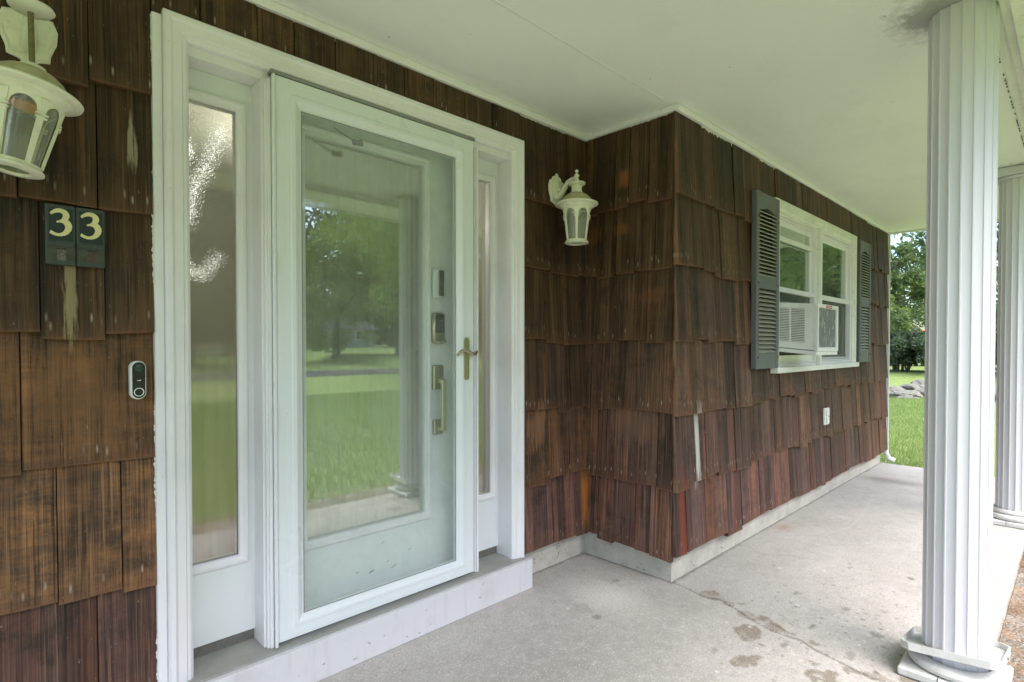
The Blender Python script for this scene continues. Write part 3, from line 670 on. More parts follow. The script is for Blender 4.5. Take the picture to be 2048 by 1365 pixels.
# inner door
dr = thing('front_door', (1.2, .09, .16), 'white inner entry door with a full pane and curtain, seen through the storm door', 'door')
y = .085; xa, xb, z0, z1 = .745, 1.670, .155, 2.167; ga, gb, g0, g1 = .905, 1.462, .462, 2.055
b = MB(); b.box(xa, ga, y, y+.04, z0, z1); b.box(gb, xb, y, y+.04, z0, z1); b.box(ga, gb, y, y+.04, z0, g0); b.box(ga, gb, y, y+.04, g1, z1); b.build('door_slab', M['door_white'], dr)
b = MB(); b.ring(ga-.034, gb+.034, g0-.034, g1+.034, y-.0005, [(0, 0), (0, .010), (.005, .016), (.014, .016), (.020, .010), (.034, .009), (.036, .0), (.036, -.01), (0, -.01)]); b.build('pane_moulding', M['white'], dr)
MB().box(ga-.003, gb+.003, y+.012, y+.018, g0-.003, g1+.003).build('pane', M['door_glass'], dr)
for (cx, cz, l_, w_) in ((1.245, .372, .012, .004), (1.19, .262, .016, .006), (1.27, .285, .008, .003), (1.38, .31, .010, .003), (1.12, .275, .010, .003), (1.30, .255, .02, .002)):
    sc_ = MB(); V_ = [(cx+l_*rnd.uniform(.6, 1.2)*math.cos(a)*(1 if rnd.random() < .8 else .3), y-.0012, cz+w_*rnd.uniform(.5, 1.3)*math.sin(a)+l_*.3*math.cos(a)) for a in [i*math.pi/4 for i in range(8)]]
    sc_.add(V_, [tuple(range(8))]).build('scuff', M['sill_scuff'], dr)
b = MB(); b.bbox(1.503, 1.565, y-.022, y-.0005, 1.452, 1.592, .008); db = b.build('deadbolt_cover', M['alu_white'], dr, True)
b = MB(); b.bbox(1.530, 1.561, y-.028, y-.0225, 1.462, 1.582, .004); b.build('keypad_face', M['gloss_black'], db)
b = MB(); b.bbox(1.500, 1.572, y-.024, y-.0005, 1.238, 1.385, .010); lk = b.build('lock_body', M['nickel'], dr, True)
b = MB(); b.bbox(1.513, 1.562, y-.027, y-.0245, 1.290, 1.374, .003); b.build('keypad_face', M['gloss_black'], lk)
b = MB(); b.tube([(1.545, y-.024, 1.252), (1.545, y-.05, 1.25), (1.528, y-.056, 1.252), (1.50, y-.055, 1.248), (1.47+.04, y-.055, 1.236)], [.009, .009, .008, .007, .006], 10); b.build('lever', M['nickel'], lk, True)
b = MB(); b.bbox(1.505, 1.563, y-.02, y-.0005, 1.025, 1.140, .004); b.build('pull_plate', M['nickel'], dr)
b = MB(); b.bbox(1.508, 1.560, y-.02, y-.0005, .815, .885, .004); b.build('pull_foot', M['nickel'], dr)
b = MB(); b.bbox(1.522, 1.548, y-.062, y-.048, .835, 1.075, .004); b.bbox(1.522, 1.548, y-.048, y-.0205, 1.055, 1.075, .003); b.bbox(1.522, 1.548, y-.048, y-.0205, .835, .855, .003); b.build('pull_handle', M['nickel'], dr)

# storm door
sdr = thing('storm_door', (1.2, -.02, .16), 'white aluminium storm door with one full reflective pane and lever handle', 'storm door')
fp = [(0, 0), (0, .030), (.003, .033), (.030, .033), (.0305, .0325), (.0320, .0325), (.0325, .033), (.052, .033), (.056, .036), (.070, .036), (.084, .026), (.090, .020), (.098, .018), (.098, 0)]
sx0, sx1, sz0, sz1 = .752, 1.662, .162, 2.187
for sd_, nm in (('L', 'stile'), ('T', 'rail'), ('R', 'stile'), ('B', 'rail')):
    b = MB(); n = len(fp); e0, e1 = {'L': (0, 1), 'T': (1, 2), 'R': (2, 3), 'B': (3, 0)}[sd_]; vs = []
    I = lambda i: ((sx0+i, sz0+i*.78), (sx0+i, sz1-i), (sx1-i, sz1-i), (sx1-i, sz0+i*.78))
    for e in (e0, e1):
        for i, d in fp: cx, cz = I(i)[e]; vs.append((cx, -d-.002, cz))
    b.add(vs, [(j, (j+1) % n, n+(j+1) % n, n+j) for j in range(n)]+[tuple(range(n))[::-1], tuple(range(n, 2*n))])
    if sd_ in 'LR': b.v = [(q[0], q[1], q[2]) for q in b.v]
    b.build(nm, M['alu_white'], sdr)
MB().box(sx0+.094, sx1-.094, -.016, -.012, sz0+.072, sz1-.094).build('pane', M['storm_glass'], sdr)
b = MB(); b.ring(sx0+.097, sx1-.097, sz0+.0745, sz1-.097, -.0205, [(0, -.001), (0, .001), (.0035, .001), (.0035, -.001)]); b.build('gasket', M['steel'], sdr)
b = MB(); b.bbox(.7395, .7505, -.040, -.0265, .150, 2.187, .002); b.build('hinge_strip', M['alu_white'], sdr)
for z in (2.04, 1.515, .965, .30):
    b = MB(); b.tube([(.7435, -.041, z-.047), (.7435, -.041, z+.047)], .0065, 10); b.build('hinge', M['alu_white'], sdr, True)
b = MB(); cz, hh = 1.170, .098; r = .015; V = []
for i in range(24):
    a = 2*math.pi*i/24; V.append((1.614+r*math.cos(a), 0, cz+(hh-r)*(1 if math.sin(a) >= 0 else -1)+r*math.sin(a)))
vs = [(q[0], -.0355, q[2]) for q in V]+[(q[0], -.043, q[2]) for q in V]
b.add(vs, [(i, (i+1) % 24, 24+(i+1) % 24, 24+i) for i in range(24)]+[tuple(range(24, 48))]); esc = b.build('handle_plate', M['nickel'], sdr)
b = MB(); b.tube([(1.614, -.043, 1.196), (1.614, -.066, 1.197)], .010, 12); b.build('lever_collar', M['nickel'], esc, True)
b = MB(); b.tube([(1.656, -.066, 1.204), (1.642, -.069, 1.193), (1.622, -.071, 1.191), (1.602, -.072, 1.203), (1.580, -.073, 1.210), (1.558, -.073, 1.205), (1.536, -.071, 1.188)], [.006, .0095, .0105, .009, .0085, .0085, .0065], 10); b.build('lever', M['nickel'], esc, True)
b = MB(); b.tube([(1.614, -.0432, 1.125), (1.614, -.048, 1.125)], .007, 12); b.box(1.611, 1.617, -.0485, -.0432, 1.104, 1.125); b.build('keyhole', M['nickel'], esc, True)
b = MB(); b.bbox(1.07, 1.115, .002, .016, 2.035, 2.055, .003); b.tube([(1.075, .009, 2.035), (1.11, .012, 2.058)], .006, 8); b.tube([(.99, .004, 2.075), (1.085, .009, 2.045)], .003, 6); b.build('closer_bracket', M['steel'], sdr)

# hall behind the door
b = MB(); b.box(.2, 2.3, .13, .14, .0, .05); hall = MB()
hx0, hx1, hy0, hy1, hz0, hz1 = .30, 2.10, .125, 2.6, .15, 2.44
hall.add([(hx0, hy0, hz0), (hx1, hy0, hz0), (hx1, hy1, hz0), (hx0, hy1, hz0), (hx0, hy0, hz1), (hx1, hy0, hz1), (hx1, hy1, hz1), (hx0, hy1, hz1)],
         [(0, 3, 2, 1), (4, 5, 6, 7), (0, 4, 7, 3), (1, 2, 6, 5), (3, 7, 6, 2)])
hall.build('hall_interior', M['beige_wall'], kind='structure')
def curtain(xa, xb, y, z0, z1, label, amp=.012, freq=34):
    nx_ = int((xb-xa)/.006); V = []; ph = rnd.uniform(0, 6)
    for i in range(nx_+1):
        x = xa+(xb-xa)*i/nx_; d = amp*math.sin(freq*2*x+ph+1.3*math.sin(x*11))+amp*.5*math.sin(freq*5.1*x)
        V += [(x, y+d, z0), (x+.004*math.sin(x*40), y+d*.7, z1)]
    F = [(2*i, 2*i+2, 2*i+3, 2*i+1) for i in range(nx_)]
    o = MB().add(V, F).build('curtain', M['curtain'], None, True); return tag(o, label, 'curtain')
curtain(.80, 1.60, .165, .40, 2.12, 'beige pleated curtain hanging behind the pane of the front door')
curtain(.485, .70, .165, .30, 1.20, 'half length curtain behind the lower part of the left sidelight', .006)
pl_ = bpy.data.lights.new('hall_bulb', 'POINT'); pl_.energy = 7; pl_.color = (1, .96, .9); pl_.shadow_soft_size = .04
lamp = thing('hall_lamp', (.78, 1.2, 2.2), 'hall lamp whose glowing arms are shaped to draw the glare in the left sidelight', 'lamp')
bo = bpy.data.objects.new('hall_bulb', pl_); C.objects.link(bo); bo.location = (1.2, 1.1, 2.1); link(bo, lamp)
MB().tube([(.78, 1.2, 2.44), (.78, 1.2, 2.30)], .01, 8).build('stem', M['nickel'], lamp)
b = MB(); b.lathe([(.001, -.07), (.022, -.05), (.035, .0), (.022, .035), (.001, .05)], (.74, 1.2, 2.24), 14, cap=False); b.build('glass_shade', M['glow'], lamp, True)
for pts in ([(.62, 1.2, 2.18), (.70, 1.2, 2.12), (.745, 1.2, 2.06), (.77, 1.2, 1.86)], [(.77, 1.2, 1.86), (.80, 1.2, 2.05), (.87, 1.2, 2.20), (.93, 1.2, 2.40), (.99, 1.2, 2.28)], [(.70, 1.2, 1.78), (.76, 1.2, 1.62), (.84, 1.2, 1.60), (.92, 1.2, 1.72)], [(.70, 1.2, 2.22), (.705, 1.2, 2.42)]):
    MB().tube(pts, [.003]+[.006]*(len(pts)-2)+[.003], 8).build('arm', M['glow'], lamp, True)  # glowing curves shaped to draw the white glare pattern in the sidelight

# ------------------------------------------------------------------ window with its air conditioner
win = thing('house_window', (4.67, -BD, 1.06), 'double window with flaking white frame and sill, an air conditioner in its left half', 'window')
WY = -BD-.012
wp = [(0, -.02), (0, .030), (.005, .035), (.060, .035), (.064, .028), (.072, .026), (.078, .020), (.078, -.06), (.060, -.06), (.06, -.02)]
b = MB(); n = len(wp); b.ring(3.745, 5.60, 1.085, 2.205, WY, wp, 'LTR'); b.build('casing', M['white_old'], win)
b = MB(); b.bbox(3.735, 5.612, WY-.055, WY+.02, 1.050, 1.088, .003); b.build('sill', M['white_old'], win)
b = MB(); b.box(4.60, 4.675, WY-.030, WY+.06, 1.0885, 2.128); b.box(4.615, 4.66, WY-.036, WY-.0305, 1.0885, 2.128); b.build('mullion', M['white_old'], win)
def sash(xa, xb, z0, z1, y, w=.035, d=.02, par=win, nm='sash', pane=True):
    b = MB(); b.ring(xa, xb, z0, z1, y, [(0, 0), (0, d), (w*.7, d), (w, d*.6), (w, 0)]); f_ = b.build(nm, M['white'], par)
    if pane: MB().box(xa+w-.003, xb-w+.003, y-d*.5, y-d*.5+.004, z0+w-.003, z1-w+.003).build('pane', M['window_glass'], f_)
    return f_
for (xa, xb, open_) in ((3.823, 4.600, True), (4.675, 5.522, False)):
    b = MB(); b.ring(xa, xb, 1.0885, 2.127, WY, [(0, -.07), (0, .012), (.014, .012), (.018, .002), (.022, .002), (.026, .012), (.034, .012), (.034, -.07)]); b.build('storm_track', M['white'], win)
    xa += .034; xb -= .034
    sash(xa, xb, 1.60, 2.093, WY+.028)
    if open_:
        b = MB(); b.box(xa, xb, WY-.008, WY+.008, 1.945, 1.975); b.box(xa, xb, WY-.008, WY+.008, 1.600, 1.632); b.build('storm_rail', M['white'], win)
        sash(xa, xb, 1.515, 1.998, WY+.052)
    else:
        b = MB(); b.box(xa, xb, WY-.008, WY+.008, 1.595, 1.632); b.build('storm_rail', M['white'], win)
        sash(xa, xb, 1.125, 1.62, WY+.052)
    MB().box(xa, xb, WY+.0225, WY+.0235, 1.14, 1.60).build('screen', M['screen'], win)
MB().box(3.857, 4.566, WY+.0, WY+.02, 1.1225, 1.165).build('filler_panel', M['white_old'], win)
b = MB(); rx0, rx1, ry0, ry1, rz0, rz1 = 3.2, 6.5, -BD+.125, 2.5, .2, 2.44
b.add([(rx0, ry0, rz0), (rx1, ry0, rz0), (rx1, ry1, rz0), (rx0, ry1, rz0), (rx0, ry0, rz1), (rx1, ry0, rz1), (rx1, ry1, rz1), (rx0, ry1, rz1)], [(0, 3, 2, 1), (4, 5, 6, 7), (0, 4, 7, 3), (1, 2, 6, 5), (3, 7, 6, 2)])
b.build('room_interior', M['room_wall'], kind='structure')

ac = thing('air_conditioner', (4.06, -BD, 1.2), 'boxy white air conditioner sticking out of the left half of the window', 'air conditioner')
ax0, ax1, ay0, ay1, az0, az1 = 3.845, 4.262, -.838, -BD+.2, 1.205, 1.505
T = lambda x, y, z: (x, y, z+(y-ay0)*.10-.005)      # tips slightly outward
# shell: top, bottom, right side solid; left side framed round the louvre; back framed round the coil
b = MB(T); w = .004
b.box(ax0, ax1, ay0, ay1, az1-w, az1); b.box(ax0, ax1, ay0, ay1, az0, az0+w); b.box(ax1-w, ax1, ay0, ay1, az0+w, az1-w)
la, lb, lz0, lz1 = ay0+.070, ay0+.250, az0+.045, az1-.035
b.box(ax0, ax0+w, ay0, la, az0+w, az1-w); b.box(ax0, ax0+w, lb, ay1, az0+w, az1-w); b.box(ax0, ax0+w, la, lb, az0+w, lz0); b.box(ax0, ax0+w, la, lb, lz1, az1-w); b.build('shell', M['ac_white'], ac)
b = MB(T); b.ring(ax0-.004, ax1+.004, az0-.004, az1+.004, ay0, [(0, -.01), (0, .008), (.022, .008), (.026, .0), (.026, -.01)]); b.build('back_frame', M['ac_white'], ac)
nsl = 20; lm = MB(T); lm.box(ax0-.003, ax0+.002, (la+lb)/2-.005, (la+lb)/2+.005, lz0, lz1); lm.build('louver_post', M['ac_white'], ac)
for i in range(nsl):
    z = lz0+(i+.5)*(lz1-lz0)/nsl; b = MB(T); b.box(ax0-.002, ax0+.008, la, lb, z-.0032, z+.0032); b.build('louver', M['ac_white'], ac)
k = N('condenser_fins'); p = k.co('Position'); a = k.noise(k.scale(p, 400, 1, 18), 1, 3); q = k.noise(k.scale(p, 40, 1, 14), 1, 5, .7)
c = k.mix(k.map(a, .4, .6), (.20, .21, .21), (.32, .33, .33)); c = k.mix(k.map(q, .56, .62), c, (.62, .61, .55)); k.set(c, .6, .3); k.bump(a, .6, .004)
b = MB(T); nf = 34
for i in range(nf): x = ax0+.024+(ax1-ax0-.048)*i/(nf-1); b.box(x-.0035, x+.0035, ay0+.002, ay0+.02, az0+.02, az1-.02)
b.box(ax0+.01, ax1-.01, ay0+.012, ay0+.03, az0+.01, az1-.01); co_ = b.build('condenser_coil', k.m, ac); co_['kind'] = 'stuff'
MB(T).box(ax0+.02, ax0+.03, la-.01, lb+.01, lz0, lz1).build('inner_duct', simple('dusty_metal', (.32, .29, .20), .6, .2, .4, 30, .6), ac)
lb_ = MB(T).box(ax0+.16, ax0+.28, ay0-.0095, ay0-.0082, az1-.019, az1-.001).build('label', M['red'], ac)
b = MB(T)
for i in range(7): b.box(ax0+.17+i*.014, ax0+.179+i*.014, ay0-.0102, ay0-.0096, az1-.013, az1-.007)
b.build('label_print', M['plastic_white'], lb_)['kind'] = 'stuff'
MB(T).bbox(ax0-.006, ax1+.006, ay0-.004, ay1, az0-.03, az0-.0045, .004).build('drip_pan', M['ac_white'], ac)

# shutters
sh = thing('shutter', (3.59, -BD-.03, 1.09), 'grey louvred shutter left of the window, largest in view', 'shutter', 'window shutters')
S0, S1, Z0, Z1 = 3.405, 3.765, 1.087, 2.185; yb, yf = -BD-.024, -BD-.060
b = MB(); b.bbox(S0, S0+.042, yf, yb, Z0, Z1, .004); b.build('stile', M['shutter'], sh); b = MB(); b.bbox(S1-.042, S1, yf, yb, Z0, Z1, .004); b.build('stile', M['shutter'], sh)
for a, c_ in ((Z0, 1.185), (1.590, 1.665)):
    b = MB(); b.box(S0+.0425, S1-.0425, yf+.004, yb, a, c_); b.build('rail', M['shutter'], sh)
V = []; nA = 12; xa, xb = S0+.0425, S1-.0425     # top rail with the small arch
for i in range(nA+1):
    q = i/nA; x = xa+(xb-xa)*q; ar = .022*max(0, math.cos((q-.5)*math.pi*1.3))**1.5; V += [(x, yf+.004, 2.075+ar), (x, yf+.004, Z1-.002), (x, yb, 2.075+ar), (x, yb, Z1-.002)]
F = []
for i in range(nA): o = 4*i; F += [(o, o+4, o+5, o+1), (o+2, o+3, o+7, o+6), (o, o+2, o+6, o+4), (o+1, o+5, o+7, o+3)]
F += [(0, 1, 3, 2), (4*nA, 4*nA+2, 4*nA+3, 4*nA+1)]
MB().add(V, F).build('rail', M['shutter'], sh)
MB().box(xa, xb, yb-.003, yb, 1.186, 2.09).build('backing', M['black'], sh)
lo = None
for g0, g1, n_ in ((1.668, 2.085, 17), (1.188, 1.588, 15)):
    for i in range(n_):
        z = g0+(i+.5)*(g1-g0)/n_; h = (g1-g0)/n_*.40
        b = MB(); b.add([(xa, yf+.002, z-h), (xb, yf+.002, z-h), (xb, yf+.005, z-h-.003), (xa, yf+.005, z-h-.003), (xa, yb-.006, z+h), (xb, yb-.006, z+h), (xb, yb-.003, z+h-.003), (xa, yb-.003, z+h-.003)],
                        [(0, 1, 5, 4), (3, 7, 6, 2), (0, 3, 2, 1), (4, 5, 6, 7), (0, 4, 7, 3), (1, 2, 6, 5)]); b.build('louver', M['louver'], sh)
for z in (1.16, 1.62, 2.03):
    for x in (S0+.022, S1-.02): b = MB(); b.lathe([(.006, 0), (.006, .003), (.001, .005)], (x, yf-.0005, z), 8, Matrix.Rotation(R_(90), 3, 'X')); b.build('screw', M['black'], sh)
copy_thing(sh, (2.245, 0, 0), 'grey louvred shutter right of the window, nearest the lawn')

# outlet cover
ot = thing('outlet_cover', (4.86, -BD-.03, .66), 'white weatherproof outlet cover low on the long shingled wall', 'outlet')
b = MB(); b.bbox(4.80, 4.912, -BD-.034, -BD-.018, .602, .735, .003); b.build('cover_plate', M['plastic_white'], ot)
b = MB(); b.bbox(4.822, 4.872, -BD-.046, -BD-.0345, .62, .665, .003); b.bbox(4.822, 4.872, -BD-.046, -BD-.0345, .675, .72, .003); b.build('flap', M['plastic_white'], ot)
MB().box(4.876, 4.882, -BD-.037, -BD-.0345, .64, .70).build('slot', M['black'], ot)

# ------------------------------------------------------------------ house number, two tiles
d3 = [(625, 300), (660, 275), (700, 258), (745, 255), (790, 265), (835, 285), (865, 315), (880, 355), (872, 385), (855, 405), (885, 430), (905, 465), (912, 500), (900, 540), (870, 575), (825, 597), (770, 605), (715, 598), (665, 580), (620, 552), (635, 518), (675, 545), (715, 562), (750, 565), (785, 555), (810, 530), (822, 500), (815, 470), (795, 445), (760, 432), (710, 430), (712, 408), (745, 405), (775, 390), (790, 365), (793, 340), (780, 318), (755, 308), (725, 306), (690, 310), (645, 328)]
pq = thing('house_number', (.193, -.025, 1.535), 'dark two tile house number plaque reading 33 on the shingles by the door', 'house number')
for ti, (tx0, tx1, tz1) in enumerate(((.1265, .1925, 1.6215), (.1935, .2595, 1.6215))):
    tz0 = tz1-.167; wd = tx1-tx0; fy = -.040
    b = MB(); b.bbox(tx0, tx1, fy, -.018, tz0, tz1, .0025); tl = b.build('number_tile', M['plaque'], pq)
    MB().box(tx0+.007, tx1-.006, fy-.0008, fy+.001, tz1-.100, tz1-.010).build('inset', M['plaque_inset'], tl)
    bm = bmesh.new(); vs = []
    for (px, py) in d3:
        u = (px-570)/390; v = (py-.15*(px-570)-180)/750; vs.append(bm.verts.new((tx0+u*wd, fy-.0012, tz1-v*.167)))
    f_ = bm.faces.new(vs); r_ = bmesh.ops.extrude_face_region(bm, geom=[f_]); [setattr(v, 'co', v.co+Vector((0, -.0012, 0))) for v in r_['geom'] if isinstance(v, bmesh.types.BMVert)]
    bmesh.ops.triangulate(bm, faces=bm.faces[:]); bmesh.ops.recalc_face_normals(bm, faces=bm.faces[:]); me = bpy.data.meshes.new('digit'); bm.to_mesh(me); bm.free(); me.materials.append(M['digit'])
    dg = bpy.data.objects.new('digit', me); C.objects.link(dg); link(dg, tl)
    MB().bbox(tx0+.003, tx1-.003, fy-.003, fy-.0002, tz1-.116, tz1-.104, .001).build('cross_bar', M['plaque'], tl)
    for sx_ in (tx0+.011, tx1-.011):
        b = MB(); b.lathe([(.0055, 0), (.0055, .002), (.004, .003)], (sx_, fy-.003, tz1-.110), 14, Matrix.Rotation(R_(90), 3, 'X')); b.build('stud', M['plaque'], tl)
    MB().box(tx0+.003, tx1-.003, fy-.0012, fy+.001, tz0+.010, tz1-.118).build('lower_panel', M['plaque_low'], tl)
    MB().box(tx0+.024, tx0+.044, fy-.0022, fy-.0013, tz0+.012, tz1-.124).build('sticker', M['sticker' if ti == 0 else 'sticker_rose'], tl)
    MB().box(tx0+.023, tx0+.045, fy-.0026, fy-.0013, tz1-.1235, tz1-.121).build('sticker_slot', M['black'], tl)
# video doorbell
bell = thing('doorbell', (.3365, -.025, 1.125), 'white and black capsule shaped doorbell beside the door casing', 'doorbell')
def capsule(b, cx, cz, r, half, y0, y1, n=28, r2=None):
    V = []
    for yy, q in ((y0, r), (y1, r2 or r)):
        for i in range(n): a = 2*math.pi*i/n; V.append((cx+q*math.cos(a), yy, cz+(half-r)*(1 if math.sin(a) >= 0 else -1)+q*math.sin(a)))
    b.add(V, [(i, (i+1) % n, n+(i+1) % n, n+i) for i in range(n)]+[tuple(range(n, 2*n))]); return b
b = MB(); capsule(b, .3365, 1.125, .0205, .058, -.016, -.042); capsule(b, .3365, 1.125, .0205, .058, -.042, -.0455, r2=.018); b.build('housing', M['plastic_white'], bell, True)
b = MB(); capsule(b, .3375, 1.125, .0168, .0545, -.0455, -.0468); b.build('face', M['gloss_black'], bell)
b = MB(); b.lathe([(.0105, 0), (.0105, .0015), (.007, .0022), (.006, .001)], (.3375, -.0468, 1.161), 20, Matrix.Rotation(R_(90), 3, 'X')); b.build('lens', simple('lens', (.03, .05, .045), .1), bell, True)
b = MB(); b.lathe([(.0130, 0), (.0130, .002), (.0108, .002), (.0108, 0)], (.3375, -.0468, 1.089), 24, Matrix.Rotation(R_(90), 3, 'X')); b.build('button_ring', M['plastic_white'], bell, True)
b = MB(); b.lathe([(.0104, 0), (.0104, .0008), (.006, .0006)], (.3375, -.0468, 1.089), 20, Matrix.Rotation(R_(90), 3, 'X')); b.build('button', M['gloss_black'], bell, True)
b = MB()
for i, w in enumerate((.003, .003, .002, .002)): b.box(.3330+i*.0026, .3330+i*.0026+.0018, -.0473, -.0469, 1.1225, 1.1225+(.0028 if i != 3 else .004))
b.build('logo', M['plastic_white'], bell)['kind'] = 'stuff'

# ------------------------------------------------------------------ wall lanterns
def lantern(cx, broken, label):
    wy = -.026; ay = -.172
    t = thing('wall_lantern', (cx, wy, 2.06), label, 'lantern', 'wall lanterns beside the door')
    pz = 2.075
    # backplate: shield outline, stepped
    ol = [(0, -.088), (.022, -.074), (.045, -.068), (.047, -.048), (.060, -.012), (.062, .02), (.052, .048), (.034, .052), (.030, .068), (.012, .074), (0, .090)]
    ol = ol+[(-x, z) for x, z in ol[-2:0:-1]]
    b = MB(); m = len(ol)
    lay = [(1., 0), (1., .008), (.9, .014), (.80, .012), (.62, .016), (.3, .022)]
    V = [(cx+x*s, wy-d, pz+z*s) for s, d in lay for x, z in ol]; F = [(l*m+i, l*m+(i+1) % m, (l+1)*m+(i+1) % m, (l+1)*m+i) for l in range(len(lay)-1) for i in range(m)]+[tuple((len(lay)-1)*m+i for i in range(m))]
    b.add(V, F); bp = b.build('backplate', M['lantern'], t, True)
    for sx_ in (-.042, .042): q = MB(); q.lathe([(.0065, 0), (.006, .004), (.001, .006)], (cx+sx_, wy-.012, pz+.010), 10, Matrix.Rotation(R_(90), 3, 'X')); q.build('screw', M['lantern'], bp, True)
    # arm sweeps from the plate to the hanging point
    zt = 2.100
    b = MB(); b.tube([(cx, wy-.012, 2.035), (cx, wy-.04, 2.045), (cx, wy-.065, 2.075), (cx, wy-.085, 2.100), (cx, wy-.115, 2.112), (cx, ay, 2.108)], [.020, .019, .015, .012, .010, .009], 12)
    b.tube([(cx, wy-.012, 2.075), (cx, wy-.03, 2.07), (cx, wy-.05, 2.058)], [.012, .009, .006], 8); b.build('arm', M['lantern'], t, True)
    b = MB(); b.lathe([(.006, .0), (.011, .004), (.012, .012), (.008, .018), (.008, .022), (.013, .027), (.014, .034), (.007, .040), (.005, .048), (.010, .054), (.009, .060), (.001, .064)], (cx, ay, 2.090), 16); b.build('finial', M['lantern'], t, True)
    b = MB(); b.lathe([(.010, .016), (.018, .012), (.044, .004), (.047, -.002), (.042, -.007), (.020, -.011), (.010, -.012)], (cx, ay, 2.080), 28); b.build('cap_disc', M['lantern'], t, True)
    drop = .105 if broken else 0
    zc = 2.028-drop; rot = Matrix.Rotation(R_(9 if broken else 0), 3, 'Y')
    piv = Vector((cx, ay, zc))
    def q(dx, dy, dz): return piv+rot @ Vector((dx, dy, dz))
    if broken: MB().tube([(cx-.002, ay, 2.072), tuple(q(0, 0, 0))], .0065, 10).build('rod', M['rod'], t, True)
    # neck collar
    b = MB(); nn = 40; prof = [(.020, .040), (.027, .040), (.025, .028), (.026, .012), (.033, .002)] if not broken else [(.010, .014), (.024, .012), (.027, .004), (.030, -.006), (.036, -.008)]
    V = []; 
    for r, z in prof:
        for j in range(nn): a = 2*math.pi*j/nn; rr_ = r+(.0012 if j % 2 else -.0012)*(1 if r > .012 else 0); V.append(q(rr_*math.cos(a), rr_*math.sin(a), z))
    F = [(i*nn+j, i*nn+(j+1) % nn, (i+1)*nn+(j+1) % nn, (i+1)*nn+j) for i in range(len(prof)-1) for j in range(nn)]+[tuple(range(nn))]; b.add(V, F); b.build('collar', M['lantern'], t)
    b = MB(); b.lathe([(.033, 0), (.050, -.006), (.066, -.018), (.077, -.032), (.084, -.047)], piv, 36, rot, False); b.build('dome', M['lantern_patina'], t, True)
    b = MB(); b.lathe([(.083, -.044), (.088, -.047), (.108, -.051), (.1125, -.055), (.111, -.060), (.103, -.064), (.092, -.066), (.088, -.072), (.078, -.080), (.074, -.083), (.072, -.070), (.078, -.050)], piv, 40, rot, False); b.build('brim', M['lantern'], t, True)
    # cage with arches
    zt_, zb_ = -.080, -.250; rt, rb = .0745, .0535; R2 = lambda z: rb+(rt-rb)*(z-zb_)/(zt_-zb_)
    K = 6; b = MB(); m = 12
    for s in range(K):
        a0 = 2*math.pi*(s+(.657 if not broken else .95))/K
        V = []
        for i in range(m+1):
            a = i/m; ang = a0+2*math.pi/K*a; u_ = abs(a-.5)/.40
            za = -.089-.030*(1-math.sqrt(max(0, 1-min(1, u_)**2))) if u_ < 1 else -.125
            V += [q(R2(zt_)*math.cos(ang), R2(zt_)*math.sin(ang), zt_), q(R2(za)*math.cos(ang), R2(za)*math.sin(ang), za), q((R2(za)-.004)*math.cos(ang), (R2(za)-.004)*math.sin(ang), za)]
        F = []
        for i in range(m): o = 3*i; F += [(o, o+1, o+4, o+3), (o+1, o+2, o+5, o+4)]
        b.add(V, F)
    b.build('arch_band', M['lantern'], t)
    for s in range(K):
        a = 2*math.pi*(s+(.657 if not broken else .95))/K; ca_, sa_ = math.cos(a), math.sin(a)
        b = MB(); V = []
        for z, w in ((-.084, .009), (-.120, .0065), (-.245, .0045)):
            r = R2(z)
            for dr, dt in ((-.004, -w), (.003, -w), (.003, w), (-.004, w)): V.append(q((r+dr)*ca_-dt*sa_, (r+dr)*sa_+dt*ca_, z))
        b.add(V, [(l*4+i, l*4+(i+1) % 4, (l+1)*4+(i+1) % 4, (l+1)*4+i) for l in range(2) for i in range(4)])
        for z, e in ((-.122, .004), (-.130, .003)):
            r = R2(z)+.004; V = [q((r+dr)*ca_-dt*sa_, (r+dr)*sa_+dt*ca_, z+dz) for dr in (-.004, .0025) for dt in (-.009-e, .009+e) for dz in (-.0022, .0022)]
            b.add(V, [(0, 1, 3, 2), (4, 6, 7, 5), (0, 4, 5, 1), (2, 3, 7, 6), (0, 2, 6, 4), (1, 5, 7, 3)])
        b.build('rib', M['lantern'], t)
    b = MB(); b.lathe([(R2(-.09)-.006, -.085), (R2(-.247)-.006, -.247)], piv, 36, rot, False); b.build('glass_chimney', M['lantern_glass'], t, True)
    b = MB(); b.lathe([(.050, -.243), (.056, -.243), (.057, -.250), (.0625, -.254), (.0630, -.259), (.056, -.262), (.038, -.263), (.034, -.258), (.048, -.250)], piv, 36, rot, False); b.build('bottom_ring', M['lantern'], t, True)
    b = MB(); b.lathe([(.001, -.086), (.030, -.086), (.032, -.094), (.018, -.104), (.001, -.106)], piv, 20, rot, False); b.build('socket', M['amber'] if broken else M['lantern'], t, True)
    return t
lantern(.097, True, 'cream lantern left of the door, its shade sagging on a bare rod')
lantern(2.25, False, 'small upright cream lantern in the corner right of the door')

